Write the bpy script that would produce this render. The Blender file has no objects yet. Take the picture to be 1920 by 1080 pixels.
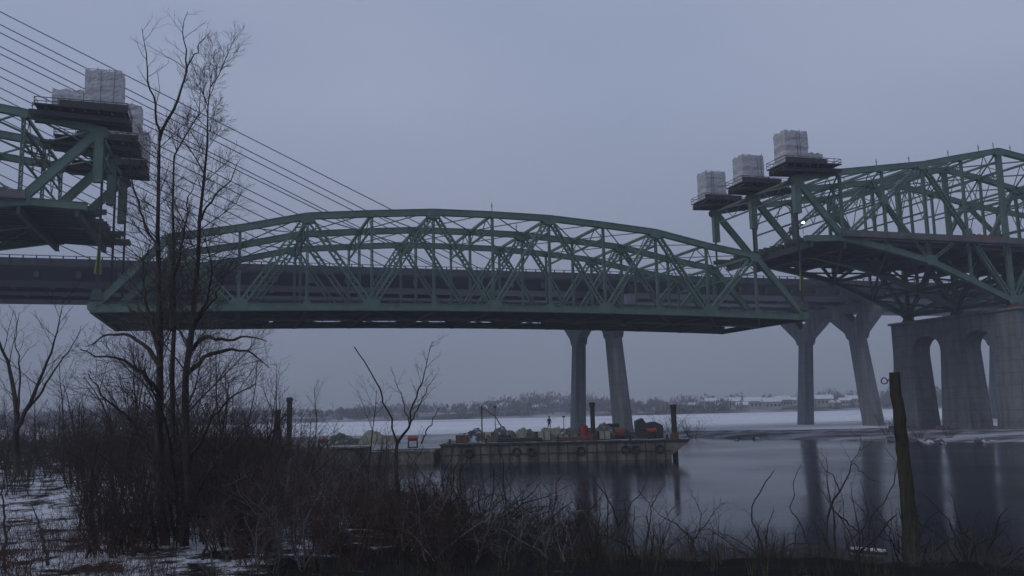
import bpy, math, random
import numpy as np
from mathutils import Vector, Matrix
R = math.radians
rnd = random.Random(7)
C = bpy.context.scene.collection
sc = bpy.context.scene
EYE = 7.0                                   # eye height above the water

# ------------------------------------------------------------------ camera
F_PX, PITCH, ROLL = 1630.0, 0.138, -0.023
cam_d = bpy.data.cameras.new('camera'); cam = bpy.data.objects.new('camera', cam_d); C.objects.link(cam)
cam_d.sensor_width = 36.0; cam_d.lens = 36.0 * F_PX / 1920.0
cam_d.clip_start = 0.1; cam_d.clip_end = 9000
cam.matrix_world = Matrix.Translation((0, 0, EYE)) @ Matrix.Rotation(math.pi / 2 + PITCH, 4, 'X') @ Matrix.Rotation(ROLL, 4, 'Z')
sc.camera = cam

# ------------------------------------------------------------------ world, sun, exposure
SUN_EL, SUN_AZ = R(34), R(-125)
w = bpy.data.worlds.new('World'); sc.world = w; w.use_nodes = True
nt = w.node_tree; nt.nodes.clear()
def N(nt, typ, **kw):
    n = nt.nodes.new(typ)
    for k, v in kw.items():
        if k in n.inputs: n.inputs[k].default_value = v
        else: setattr(n, k, v)
    return n
sky = N(nt, 'ShaderNodeTexSky', sky_type='NISHITA', sun_disc=False, sun_elevation=SUN_EL, sun_rotation=SUN_AZ)
tc = N(nt, 'ShaderNodeTexCoord')
mp = N(nt, 'ShaderNodeMapping'); mp.inputs['Scale'].default_value = (1.2, 1.2, 3.0)
nz = N(nt, 'ShaderNodeTexNoise', Scale=1.3, Detail=3.0, Roughness=0.45)
cr = N(nt, 'ShaderNodeValToRGB')
cr.color_ramp.elements[0].position = 0.3; cr.color_ramp.elements[0].color = (0.262, 0.315, 0.462, 1)
cr.color_ramp.elements[1].position = 0.72; cr.color_ramp.elements[1].color = (0.345, 0.388, 0.52, 1)
sep = N(nt, 'ShaderNodeSeparateXYZ')
mr = N(nt, 'ShaderNodeMapRange'); mr.inputs['From Min'].default_value = 0.0; mr.inputs['From Max'].default_value = 0.34
mr.inputs['To Min'].default_value = 0.68; mr.inputs['To Max'].default_value = 1.17
ml = N(nt, 'ShaderNodeVectorMath', operation='SCALE')
bgc = N(nt, 'ShaderNodeBackground', Strength=1.0)
bgs = N(nt, 'ShaderNodeBackground', Strength=0.06)
mx = N(nt, 'ShaderNodeMixShader', Fac=0.88)
out = N(nt, 'ShaderNodeOutputWorld')
L = nt.links.new
L(tc.outputs['Generated'], mp.inputs[0]); L(mp.outputs[0], nz.inputs['Vector']); L(nz.outputs['Fac'], cr.inputs[0])
L(tc.outputs['Generated'], sep.inputs[0]); L(sep.outputs['Z'], mr.inputs['Value'])
L(cr.outputs[0], ml.inputs[0]); L(mr.outputs[0], ml.inputs['Scale']); L(ml.outputs[0], bgc.inputs['Color'])
L(sky.outputs[0], bgs.inputs['Color']); L(bgs.outputs[0], mx.inputs[1]); L(bgc.outputs[0], mx.inputs[2]); L(mx.outputs[0], out.inputs[0])
sd = bpy.data.lights.new('sun', 'SUN'); sd.energy = 0.5; sd.angle = R(20); sd.color = (1.0, 0.95, 0.92)
so = bpy.data.objects.new('sun', sd); C.objects.link(so)
so.rotation_euler = (math.pi / 2 - SUN_EL, 0, math.pi - SUN_AZ)
sc.view_settings.view_transform = 'Standard'; sc.view_settings.look = 'None'
sc.view_settings.exposure = 0.0; sc.view_settings.gamma = 1.0
sc.cycles.max_bounces = 6; sc.cycles.volume_bounces = 0

# ------------------------------------------------------------------ geometry helpers
class MB:
    """collects quads / tris with per-face material slots, links them as one mesh object"""
    def __init__(s): s.v = []; s.f = []; s.m = []; s.n = 0; s.nv = []; s.nf = []; s.nn = 0
    def add(s, vs, fs, mi=0):
        b = len(s.v); s.v += [tuple(p) for p in vs]
        for f in fs: s.f.append(tuple(b + i for i in f)); s.m.append(mi)
    def box(s, x0, x1, y0, y1, z0, z1, mi=0, M=None):
        vs = [Vector((x, y, z)) for x in (x0, x1) for y in (y0, y1) for z in (z0, z1)]
        if M: vs = [M @ p for p in vs]
        s.add(vs, [(0, 1, 3, 2), (4, 6, 7, 5), (0, 4, 5, 1), (2, 3, 7, 6), (0, 2, 6, 4), (1, 5, 7, 3)], mi)
    def bar(s, p, q, w_, h, up=(0, 0, 1), mi=0, ext=0.0):
        """box from p to q; h = size along up-ish direction, w_ = size across"""
        p = Vector(p); q = Vector(q); d = (q - p)
        if d.length < 1e-6: return
        d.normalize(); up = Vector(up)
        a = d.cross(up)
        if a.length < 1e-4: a = d.cross(Vector((1, 0, 0)))
        a.normalize(); b = a.cross(d)
        p = p - d * ext; q = q + d * ext
        vs = [c + a * sx * w_ / 2 + b * sz * h / 2 for c in (p, q) for sx, sz in ((-1, -1), (1, -1), (1, 1), (-1, 1))]
        s.add(vs, [(0, 3, 2, 1), (4, 5, 6, 7), (0, 1, 5, 4), (1, 2, 6, 5), (2, 3, 7, 6), (3, 0, 4, 7)], mi)
    def tube(s, pts, rs, n=6, mi=0, cap=True):
        pts = [Vector(p) for p in pts]; rings = []; a = None
        for i, p in enumerate(pts):
            d = (pts[min(i + 1, len(pts) - 1)] - pts[max(i - 1, 0)])
            if d.length < 1e-9: d = Vector((0, 0, 1))
            d.normalize()
            if a is None:
                a = d.cross(Vector((0.31, 0.22, 0.92)))
                if a.length < 1e-3: a = d.cross(Vector((1, 0, 0)))
            else: a = a - d * a.dot(d)
            a.normalize(); b = d.cross(a)
            r = rs[i] if hasattr(rs, '__len__') else rs
            rings.append([p + (a * math.cos(k * 2 * math.pi / n) + b * math.sin(k * 2 * math.pi / n)) * r for k in range(n)])
        vs = [v for r_ in rings for v in r_]; fs = []
        for i in range(len(pts) - 1):
            for k in range(n):
                fs.append((i * n + k, i * n + (k + 1) % n, (i + 1) * n + (k + 1) % n, (i + 1) * n + k))
        if cap: fs.append(tuple(range(n - 1, -1, -1))); fs.append(tuple((len(pts) - 1) * n + k for k in range(n)))
        s.add(vs, fs, mi)
    def prism(s, poly, a, b, mi=0):
        """polygon (list of Vector) extruded from offset a to offset b (Vectors)"""
        n = len(poly); vs = [Vector(p) + Vector(a) for p in poly] + [Vector(p) + Vector(b) for p in poly]
        fs = [tuple(range(n)), tuple(range(2 * n - 1, n - 1, -1))] + [(i, i + n, (i + 1) % n + n, (i + 1) % n) for i in range(n)]
        s.add(vs, fs, mi)
    def build(s, name, mats, parent=None, smooth=False, origin=None):
        if not isinstance(mats, (list, tuple)): mats = [mats]
        me = bpy.data.meshes.new(name)
        o0 = Vector(origin) if origin is not None else None
        if o0 is None and parent is not None: o0 = Vector(parent.get('_o', (0, 0, 0)))
        if o0 is None: o0 = Vector((0, 0, 0))
        v = [(p[0] - o0.x, p[1] - o0.y, p[2] - o0.z) for p in s.v]
        me.from_pydata(v, [], s.f)
        for m_ in mats: me.materials.append(m_)
        if len(mats) > 1: me.polygons.foreach_set('material_index', s.m)
        if smooth: me.polygons.foreach_set('use_smooth', [True] * len(me.polygons))
        me.update()
        o = bpy.data.objects.new(name, me); C.objects.link(o)
        if parent is not None: o.parent = parent
        else: o.location = o0; o['_o'] = tuple(o0)
        if parent is not None: o['_o'] = tuple(o0)
        return o

def tag(o, label=None, cat=None, group=None, kind=None):
    if label: o['label'] = label
    if cat: o['category'] = cat
    if group: o['group'] = group
    if kind: o['kind'] = kind
    return o
def thing(name, loc, label, cat, group=None):
    o = bpy.data.objects.new(name, None); C.objects.link(o); o.location = loc; o['_o'] = tuple(loc)
    o.empty_display_size = 0.5
    return tag(o, label, cat, group)
def struct(o): o['kind'] = 'structure'; return o
def dup(root, loc, rz=0, scale=1.0, label=None, group=None, cat=None):
    r = root.copy(); C.objects.link(r); r.location = loc; r.rotation_euler = (0, 0, rz); r.scale = (scale,) * 3
    if label: r['label'] = label
    if group: r['group'] = group
    if cat: r['category'] = cat
    for ch in list(root.children):
        c = ch.copy(); C.objects.link(c); c.parent = r
        for g in ch.children:
            d = g.copy(); C.objects.link(d); d.parent = c
    return r

cP, sP, cR, sR = math.cos(PITCH), math.sin(PITCH), math.cos(ROLL), math.sin(ROLL)
def ray(x, y):
    u = (x - 960) / F_PX; v = (540 - y) / F_PX
    a = u * cR - v * sR; b = v * cR + u * sR
    return Vector((a, cP - b * sP, sP + b * cP))
def at(x, y, Y):            # point seen at pixel (x, y) of the 1920 px frame, Y metres ahead
    r = ray(x, y); r = r * (Y / r.y); return Vector((r.x, r.y, r.z + EYE))
def on(x, y, z=0.0):
    r = ray(x, y); r = r * ((z - EYE) / r.z); return Vector((r.x, r.y, z))

# bridge frame: t = panel number along the old bridge, c = metres across (0 = near truss), z above water
PAN, PHI, WT = 9.8, 0.312, 14.204
DX, DY = math.cos(PHI), math.sin(PHI)
def P(t, c, z):
    u = (t - 6) * PAN
    return Vector((-2.989 + u * DX - c * DY, 139.006 + u * DY + c * DX, z + EYE))
AL = Vector((DX, DY, 0)); AC = Vector((-DY, DX, 0)); UP = Vector((0, 0, 1))

# ------------------------------------------------------------------ materials
def mat(name, col, rough=0.7, col2=None, scale=1.0, bump=0.0, bscale=None, metal=0.0, detail=6, contrast=(0.35, 0.65), emit=None, stretch=None, col3=None, scale3=None, pos3=(0.55, 0.7), joints=0):
    m = bpy.data.materials.new(name); m.use_nodes = True; nt = m.node_tree; b = nt.nodes['Principled BSDF']
    b.inputs['Roughness'].default_value = rough; b.inputs['Metallic'].default_value = metal
    b.inputs['Base Color'].default_value = (*col, 1)
    tc = N(nt, 'ShaderNodeTexCoord'); vec = tc.outputs['Object']
    if stretch:
        mpp = N(nt, 'ShaderNodeMapping'); mpp.inputs['Scale'].default_value = stretch; nt.links.new(vec, mpp.inputs[0]); vec = mpp.outputs[0]
    last = None
    if col2:
        n_ = N(nt, 'ShaderNodeTexNoise', Scale=scale, Detail=float(detail), Roughness=0.6); nt.links.new(vec, n_.inputs['Vector'])
        r_ = N(nt, 'ShaderNodeValToRGB'); r_.color_ramp.elements[0].position = contrast[0]; r_.color_ramp.elements[1].position = contrast[1]
        r_.color_ramp.elements[0].color = (*col, 1); r_.color_ramp.elements[1].color = (*col2, 1)
        nt.links.new(n_.outputs['Fac'], r_.inputs[0]); last = r_.outputs[0]
    if col3:
        n3 = N(nt, 'ShaderNodeTexNoise', Scale=scale3 or scale * 3, Detail=8.0, Roughness=0.7); nt.links.new(tc.outputs['Object'], n3.inputs['Vector'])
        r3 = N(nt, 'ShaderNodeValToRGB'); r3.color_ramp.elements[0].position = pos3[0]; r3.color_ramp.elements[1].position = pos3[1]
        r3.color_ramp.elements[0].color = (0, 0, 0, 1); r3.color_ramp.elements[1].color = (1, 1, 1, 1); nt.links.new(n3.outputs['Fac'], r3.inputs[0])
        mm = N(nt, 'ShaderNodeMixRGB'); nt.links.new(r3.outputs[0], mm.inputs[0])
        if last: nt.links.new(last, mm.inputs[1])
        else: mm.inputs[1].default_value = (*col, 1)
        mm.inputs[2].default_value = (*col3, 1); last = mm.outputs[0]
    if last: nt.links.new(last, b.inputs['Base Color'])
    if bump:
        nb = N(nt, 'ShaderNodeTexNoise', Scale=bscale or scale * 4, Detail=5.0); nt.links.new(vec, nb.inputs['Vector'])
        bp = N(nt, 'ShaderNodeBump', Strength=bump); bp.inputs['Distance'].default_value = 0.1
        nt.links.new(nb.outputs['Fac'], bp.inputs['Height']); nt.links.new(bp.outputs[0], b.inputs['Normal'])
    if rough > 0.93: b.inputs['Specular IOR Level'].default_value = 0.08
    if joints:      # pour joints every couple of metres and vertical water stains
        sp = N(nt, 'ShaderNodeSeparateXYZ'); nt.links.new(tc.outputs['Object'], sp.inputs[0])
        fr_ = N(nt, 'ShaderNodeMath', operation='PINGPONG'); nt.links.new(sp.outputs['Z'], fr_.inputs[0]); fr_.inputs[1].default_value = joints / 2
        mr_ = N(nt, 'ShaderNodeMapRange'); nt.links.new(fr_.outputs[0], mr_.inputs['Value']); mr_.inputs['From Min'].default_value = 0.03; mr_.inputs['From Max'].default_value = 0.12
        mr_.inputs['To Min'].default_value = 0.72; mr_.inputs['To Max'].default_value = 1.0
        mp_ = N(nt, 'ShaderNodeMapping'); mp_.inputs['Scale'].default_value = (1.1, 1.1, 0.07); nt.links.new(tc.outputs['Object'], mp_.inputs[0])
        ns = N(nt, 'ShaderNodeTexNoise', Scale=0.9, Detail=6.0, Roughness=0.65); nt.links.new(mp_.outputs[0], ns.inputs['Vector'])
        mr2 = N(nt, 'ShaderNodeMapRange'); nt.links.new(ns.outputs['Fac'], mr2.inputs['Value']); mr2.inputs['From Min'].default_value = 0.35; mr2.inputs['From Max'].default_value = 0.65
        mr2.inputs['To Min'].default_value = 0.7; mr2.inputs['To Max'].default_value = 1.12
        mu = N(nt, 'ShaderNodeMath', operation='MULTIPLY'); nt.links.new(mr_.outputs[0], mu.inputs[0]); nt.links.new(mr2.outputs[0], mu.inputs[1])
        vm = N(nt, 'ShaderNodeVectorMath', operation='SCALE'); nt.links.new(last, vm.inputs[0]); nt.links.new(mu.outputs[0], vm.inputs['Scale']); nt.links.new(vm.outputs[0], b.inputs['Base Color'])
    if emit: b.inputs['Emission Color'].default_value = (*emit[0], 1); b.inputs['Emission Strength'].default_value = emit[1]
    return m
M = dict(
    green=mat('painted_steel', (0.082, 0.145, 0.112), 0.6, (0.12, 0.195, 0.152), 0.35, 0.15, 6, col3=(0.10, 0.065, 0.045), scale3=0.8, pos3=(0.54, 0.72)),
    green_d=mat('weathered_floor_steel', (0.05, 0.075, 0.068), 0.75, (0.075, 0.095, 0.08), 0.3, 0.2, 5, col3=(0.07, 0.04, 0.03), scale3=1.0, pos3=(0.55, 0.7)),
    gdark=mat('dark_platform_timber', (0.035, 0.033, 0.036), 0.85, (0.06, 0.055, 0.055), 1.5, 0.3, 8),
    slab=mat('stained_deck_slab', (0.10, 0.10, 0.10), 0.9, (0.17, 0.165, 0.16), 0.4, 0.3, 4),
    conc=mat('new_concrete', (0.17, 0.185, 0.205), 0.85, (0.23, 0.245, 0.265), 0.25, 0.15, 3, stretch=(1, 1, 0.25), joints=3.2),
    concdeck=mat('new_bridge_steel', (0.055, 0.062, 0.078), 0.6, (0.08, 0.088, 0.105), 0.08, 0.1, 2),
    oldc=mat('old_concrete', (0.15, 0.165, 0.175), 0.9, (0.21, 0.225, 0.235), 0.22, 0.3, 3, stretch=(1, 1, 0.3), col3=(0.11, 0.115, 0.11), scale3=0.35, pos3=(0.5, 0.75), joints=2.4),
    stay=mat('stay_cable_sheath', (0.16, 0.17, 0.20), 0.5),
    wrap=mat('shrink_wrap_sheeting', (0.36, 0.36, 0.38), 0.5, (0.56, 0.56, 0.58), 0.9, 0.5, 3.0, stretch=(0.35, 0.35, 2.2)),
    strand=mat('greased_strand', (0.03, 0.03, 0.032), 0.5),
    yellow=mat('yellow_sling', (0.24, 0.23, 0.035), 0.6, (0.13, 0.15, 0.04), 2.0),
    rust=mat('rusty_steel', (0.10, 0.045, 0.03), 0.85, (0.16, 0.07, 0.045), 3.0, 0.3),
    red=mat('red_plastic', (0.36, 0.035, 0.03), 0.6, (0.17, 0.03, 0.03), 2.0),
    barge=mat('barge_hull_steel', (0.045, 0.045, 0.038), 0.8, (0.19, 0.175, 0.145), 0.6, 0.4, 4, stretch=(1, 1, 0.35), col3=(0.12, 0.06, 0.03), scale3=0.9, pos3=(0.56, 0.68)),
    bdeck=mat('barge_deck', (0.09, 0.09, 0.08), 0.9, (0.35, 0.36, 0.38), 0.7, 0.3, contrast=(0.5, 0.62)),
    tarp=mat('drab_tarpaulin', (0.045, 0.052, 0.042), 0.8, (0.11, 0.115, 0.09), 1.4, 0.9, 3, col3=(0.42, 0.43, 0.46), scale3=1.1, pos3=(0.56, 0.64)),
    tarp2=mat('pale_tarpaulin', (0.15, 0.16, 0.12), 0.7, (0.26, 0.265, 0.21), 1.8, 0.5, 3),
    black=mat('black_pile_steel', (0.018, 0.018, 0.02), 0.7, (0.04, 0.035, 0.033), 2.0, 0.3),
    cream=mat('cream_painted_metal', (0.42, 0.40, 0.32), 0.6, (0.30, 0.28, 0.22), 2.0),
    bark=mat('dark_bark', (0.045, 0.039, 0.038), 0.95, (0.09, 0.078, 0.072), 3.0, 0.8, 14, stretch=(1, 1, 0.25)),
    twig=mat('brown_twigs', (0.038, 0.030, 0.028), 0.95, (0.075, 0.058, 0.052), 2.0),
    twig_g=mat('grey_twigs', (0.085, 0.075, 0.075), 0.95, (0.14, 0.125, 0.12), 2.0),
    twig_f=mat('frosted_twigs', (0.10, 0.095, 0.10), 0.95, (0.24, 0.235, 0.24), 1.2),
    twig_r=mat('reddish_twigs', (0.07, 0.042, 0.036), 0.95, (0.10, 0.065, 0.055), 2.0),
    hazed=mat('haze_paled_far_trees', (0.17, 0.17, 0.18), 0.95, (0.26, 0.26, 0.27), 0.02),  # haze fade painted into the colour: distant trees lightened beyond the volume haze
    grass=mat('dead_grass', (0.04, 0.034, 0.026), 0.95, (0.085, 0.072, 0.052), 0.6),
    moss=mat('mossy_deadwood', (0.045, 0.042, 0.035), 0.95, (0.085, 0.08, 0.062), 2.0, 1.0, 12, stretch=(1, 1, 0.22), col3=(0.055, 0.075, 0.03), scale3=1.2, pos3=(0.52, 0.66)),
    rock=mat('dark_rock', (0.045, 0.043, 0.048), 0.9, (0.10, 0.095, 0.10), 2.0, 0.6),
    snowrock=mat('snow_capped_rock', (0.06, 0.06, 0.065), 0.9, (0.5, 0.51, 0.54), 1.5, 0.6, contrast=(0.5, 0.56)),
    plank=mat('snowy_plank', (0.55, 0.56, 0.58), 0.8, (0.75, 0.76, 0.78), 3.0),
    wall=mat('far_house_wall', (0.30, 0.29, 0.29), 0.9, (0.45, 0.44, 0.43), 0.05),
    roof=mat('snowy_roof', (0.7, 0.71, 0.74), 0.8),
    glass=mat('dark_window', (0.04, 0.045, 0.05), 0.2),
    skin=mat('skin', (0.35, 0.2, 0.15), 0.6),
    cloth=mat('dark_workwear', (0.02, 0.022, 0.028), 0.9),
    lamp=mat('lamp_glow', (1, 1, 1), 0.5, emit=((0.9, 0.95, 1.0), 14.0)),
)
def snow_ground():
    m = mat('snow_over_leaf_litter', (0.62, 0.64, 0.68), 0.95)
    nt = m.node_tree; b = nt.nodes['Principled BSDF']; tc = N(nt, 'ShaderNodeTexCoord')
    n1 = N(nt, 'ShaderNodeTexNoise', Scale=0.55, Detail=10.0, Roughness=0.78); n2 = N(nt, 'ShaderNodeTexNoise', Scale=0.05, Detail=3.0)
    sp = N(nt, 'ShaderNodeSeparateXYZ')
    L = nt.links.new
    for n_ in (n1, n2): L(tc.outputs['Object'], n_.inputs['Vector'])
    L(tc.outputs['Object'], sp.inputs[0])
    # wet bare bank below about 0.5 m above the water
    mr_ = N(nt, 'ShaderNodeMapRange'); mr_.inputs['From Min'].default_value = 0.5; mr_.inputs['From Max'].default_value = 2.3
    mr_.inputs['To Min'].default_value = -0.28; mr_.inputs['To Max'].default_value = 0.04
    L(sp.outputs['Z'], mr_.inputs['Value'])
    a = N(nt, 'ShaderNodeMath', operation='ADD'); L(n1.outputs['Fac'], a.inputs[0]); L(mr_.outputs[0], a.inputs[1])
    r_ = N(nt, 'ShaderNodeValToRGB'); e = r_.color_ramp.elements
    e[0].position = 0.44; e[0].color = (0.010, 0.0095, 0.009, 1); e[1].position = 0.56; e[1].color = (0.60, 0.62, 0.66, 1)
    k = e.new(0.49); k.color = (0.045, 0.038, 0.030, 1)
    mx_ = N(nt, 'ShaderNodeMapRange'); mx_.inputs['From Min'].default_value = -9.0; mx_.inputs['From Max'].default_value = -2.0
    mx_.inputs['To Min'].default_value = 0.0; mx_.inputs['To Max'].default_value = -0.2; L(sp.outputs['X'], mx_.inputs['Value'])
    a2 = N(nt, 'ShaderNodeMath', operation='ADD'); L(a.outputs[0], a2.inputs[0]); L(mx_.outputs[0], a2.inputs[1]); a = a2
    L(a.outputs[0], r_.inputs[0]); L(r_.outputs[0], b.inputs['Base Color'])
    bp = N(nt, 'ShaderNodeBump', Strength=0.6); bp.inputs['Distance'].default_value = 0.15
    L(n1.outputs['Fac'], bp.inputs['Height']); L(bp.outputs[0], b.inputs['Normal'])
    return m
def water_mat():
    m = mat('dark_still_water', (0.012, 0.016, 0.021), 0.1)
    nt = m.node_tree; b = nt.nodes['Principled BSDF']; b.inputs['IOR'].default_value = 1.33; b.inputs['Specular IOR Level'].default_value = 0.22; L = nt.links.new
    tc = N(nt, 'ShaderNodeTexCoord')
    n1 = N(nt, 'ShaderNodeTexNoise', Scale=0.9, Detail=4.0); n2 = N(nt, 'ShaderNodeTexNoise', Scale=0.035, Detail=4.0)
    for n_ in (n1, n2): L(tc.outputs['Object'], n_.inputs['Vector'])
    r_ = N(nt, 'ShaderNodeMapRange'); r_.inputs['From Min'].default_value = 0.4; r_.inputs['From Max'].default_value = 0.62
    r_.inputs['To Min'].default_value = 0.09; r_.inputs['To Max'].default_value = 0.2
    L(n2.outputs['Fac'], r_.inputs['Value']); L(r_.outputs[0], b.inputs['Roughness'])
    bp = N(nt, 'ShaderNodeBump', Strength=0.07); bp.inputs['Distance'].default_value = 0.1
    L(n1.outputs['Fac'], bp.inputs['Height']); L(bp.outputs[0], b.inputs['Normal'])
    return m
def ice_mat():
    m = mat('snow_covered_ice', (0.66, 0.68, 0.72), 0.85, (0.8, 0.81, 0.84), 0.01, 0.0, contrast=(0.3, 0.6), col3=(0.30, 0.34, 0.40), scale3=0.012, pos3=(0.56, 0.66))
    return m
M['snow'] = snow_ground(); M['water'] = water_mat(); M['ice'] = ice_mat()
M['shoresnow'] = mat('snowy_gravel_bar', (0.10, 0.095, 0.10), 0.95, (0.45, 0.46, 0.50), 0.12, 0.4, 1.5, contrast=(0.42, 0.6), stretch=(0.5, 1.0, 1))
M['hill'] = mat('far_shore_ground', (0.10, 0.10, 0.11), 0.95, (0.42, 0.43, 0.46), 0.012, contrast=(0.45, 0.6))

# ------------------------------------------------------------------ setting: water, ice, ground
mb = MB(); mb.add([(-1500, -60, 0), (1500, -60, 0), (1500, 1300, 0), (-1500, 1300, 0)], [(0, 1, 2, 3)])
struct(mb.build('water', M['water']))

SHORE = [(400, 10), (70, 33), (30, 34.5), (22, 34), (15, 35), (9, 36.5), (4.5, 45), (0.5, 50), (-5, 66), (-13, 84), (-22, 108), (-33, 140), (-60, 172), (-120, 186), (-420, 200)]
def shore_d(X, Y):
    """signed distance to the shoreline, positive on land"""
    best = np.full(X.shape, 1e9); sgn = np.ones(X.shape)
    for (ax, ay), (bx, by) in zip(SHORE[:-1], SHORE[1:]):
        ex, ey = bx - ax, by - ay; l2 = ex * ex + ey * ey
        k = np.clip(((X - ax) * ex + (Y - ay) * ey) / l2, 0, 1)
        dd = np.hypot(X - ax - k * ex, Y - ay - k * ey)
        s_ = np.where(ex * (Y - ay) - ey * (X - ax) > 0, 1, -1)
        upd = dd < best; best = np.where(upd, dd, best); sgn = np.where(upd, s_, sgn)
    return best * sgn
def gnoise(X, Y):
    return (np.sin(X * 0.31 + 1.3 * np.sin(Y * 0.17)) * np.cos(Y * 0.27 + 0.8 * np.sin(X * 0.21)) + 0.5 * np.sin(X * 0.83 + Y * 0.61) * np.cos(Y * 0.93 - X * 0.4)
            + 0.25 * np.sin(X * 2.1 + 0.7 * Y) * np.cos(1.7 * Y - X))
def gz(X, Y):
    X = np.asarray(X, float); Y = np.asarray(Y, float)
    d = shore_d(X, Y) + 1.0 * gnoise(X * 1.3, Y * 1.3)
    top = np.interp(np.hypot(X, Y), [0, 6, 22, 45, 90, 300], [5.5, 5.2, 3.3, 2.5, 2.2, 2.4])
    s_ = np.clip(d / 18.0, 0, 1); s_ = 1 - (1 - s_) ** 1.6
    z = np.where(d > 0, top * s_ + 0.14 * gnoise(X, Y) * np.clip(d / 3, 0, 1), np.maximum(d * 0.22, -1.6))
    return z
sg = shore_d(np.array([-60.0]), np.array([40.0]))[0]
if sg < 0:
    SHORE = SHORE[::-1]
xs = np.unique(np.concatenate([np.arange(-420, -80, 8.0), np.arange(-80, -30, 2.0), np.arange(-30, 34, 0.6), np.arange(34, 200, 8.0)]))
ys = np.unique(np.concatenate([np.arange(-55, 0, 5.0), np.arange(0, 16, 1.0), np.arange(16, 60, 0.6), np.arange(60, 215, 2.5)]))
X, Y = np.meshgrid(xs, ys); Z = gz(X, Y)
nx, ny = len(xs), len(ys)
vs = np.stack([X.ravel(), Y.ravel(), Z.ravel()], 1)
i0 = (np.arange(ny - 1)[:, None] * nx + np.arange(nx - 1)[None, :]).ravel()
fs = np.stack([i0, i0 + 1, i0 + 1 + nx, i0 + nx], 1)
def np_mesh(name, vs, fs, mats, parent=None, mi=None, smooth=False):
    me = bpy.data.meshes.new(name)
    k = fs.shape[1]; me.vertices.add(len(vs)); me.vertices.foreach_set('co', np.asarray(vs, np.float32).ravel())
    me.loops.add(len(fs) * k); me.loops.foreach_set('vertex_index', fs.astype(np.int32).ravel())
    me.polygons.add(len(fs)); me.polygons.foreach_set('loop_start', np.arange(0, len(fs) * k, k, dtype=np.int32))
    if smooth: me.polygons.foreach_set('use_smooth', np.ones(len(fs), bool))
    for m_ in (mats if isinstance(mats, (list, tuple)) else [mats]): me.materials.append(m_)
    if mi is not None: me.polygons.foreach_set('material_index', np.asarray(mi, np.int32))
    me.update(calc_edges=True); me.validate()
    o = bpy.data.objects.new(name, me); C.objects.link(o)
    if parent is not None: o.parent = parent
    return o
struct(np_mesh('ground', vs, fs, M['snow'], smooth=True))

# snow-covered ice from behind the bridges to the far shore
front = [(-1500, 330), (-300, 300), (-110, 285), (-40, 262), (-5, 250), (20, 232), (42, 236), (70, 225), (110, 215), (300, 190), (1500, 180)]
mb = MB(); n = len(front)
fr = []
for i in range(n - 1):
    for k in range(8):
        a, b = front[i], front[i + 1]; s_ = k / 8
        fr.append((a[0] + (b[0] - a[0]) * s_, a[1] + (b[1] - a[1]) * s_ + rnd.uniform(-4, 4)))
fr.append(front[-1]); n = len(fr)
mb.add([(x, y, 0.05) for x, y in fr] + [(x, 720, 0.05) for x, y in fr], [(i, i + 1, n + i + 1, n + i) for i in range(n - 1)])
struct(mb.build('ice_sheet', M['ice']))

# gravel bar with snow, under the old pier
bar_x = np.linspace(34, 330, 120); bar_v = np.linspace(0, 1, 22)
vv = []
for bx in bar_x:
    f0 = np.interp(bx, [34, 40, 55, 75, 110, 330], [196, 184, 160, 137, 128, 110]) + 2.0 * math.sin(bx * 0.5) + 1.2 * math.sin(bx * 1.7)
    f1 = np.interp(bx, [34, 40, 55, 75, 110, 330], [200, 222, 232, 215, 205, 190]) + 2.5 * math.sin(bx * 0.37)
    for v_ in bar_v:
        hgt = -0.3 + 1.15 * (math.sin(math.pi * min(1, v_ * 1.0)) ** 0.5) * min(1, (bx - 33) / 8)
        vv.append((bx, f0 + (f1 - f0) * v_, hgt + 0.12 * math.sin(bx * 1.1 + v_ * 9) * math.sin(v_ * 3.1)))
nb_ = len(bar_v); fs = [(i * nb_ + j, (i + 1) * nb_ + j, (i + 1) * nb_ + j + 1, i * nb_ + j + 1) for i in range(len(bar_x) - 1) for j in range(nb_ - 1)]
struct(np_mesh('gravel_bar', np.array(vv), np.array(fs), M['shoresnow'], smooth=True))

# far shore
xs = np.arange(-1500, 1500, 12.0); ys = np.array([655, 662, 675, 700, 740, 800, 900, 1050, 1300.0])
X, Y = np.meshgrid(xs, ys)
Z = np.interp(Y, [655, 662, 700, 800, 1050, 1300], [-0.5, 1.2, 3, 5.5, 9, 8]) + (Y - 655) / 350 * (1.5 * np.sin(X * 0.011) + np.sin(X * 0.027 + 1))
nx, ny = len(xs), len(ys); i0 = (np.arange(ny - 1)[:, None] * nx + np.arange(nx - 1)[None, :]).ravel()
struct(np_mesh('far_shore', np.stack([X.ravel(), Y.ravel(), Z.ravel()], 1), np.stack([i0, i0 + 1, i0 + 1 + nx, i0 + nx], 1), M['hill'], smooth=True))
def far_z(x, y): return float(np.interp(y, [655, 662, 700, 800, 1050, 1300], [-0.5, 1.2, 3, 5.5, 9, 8]) + (y - 655) / 350 * (1.5 * math.sin(x * 0.011) + math.sin(x * 0.027 + 1)))
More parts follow.
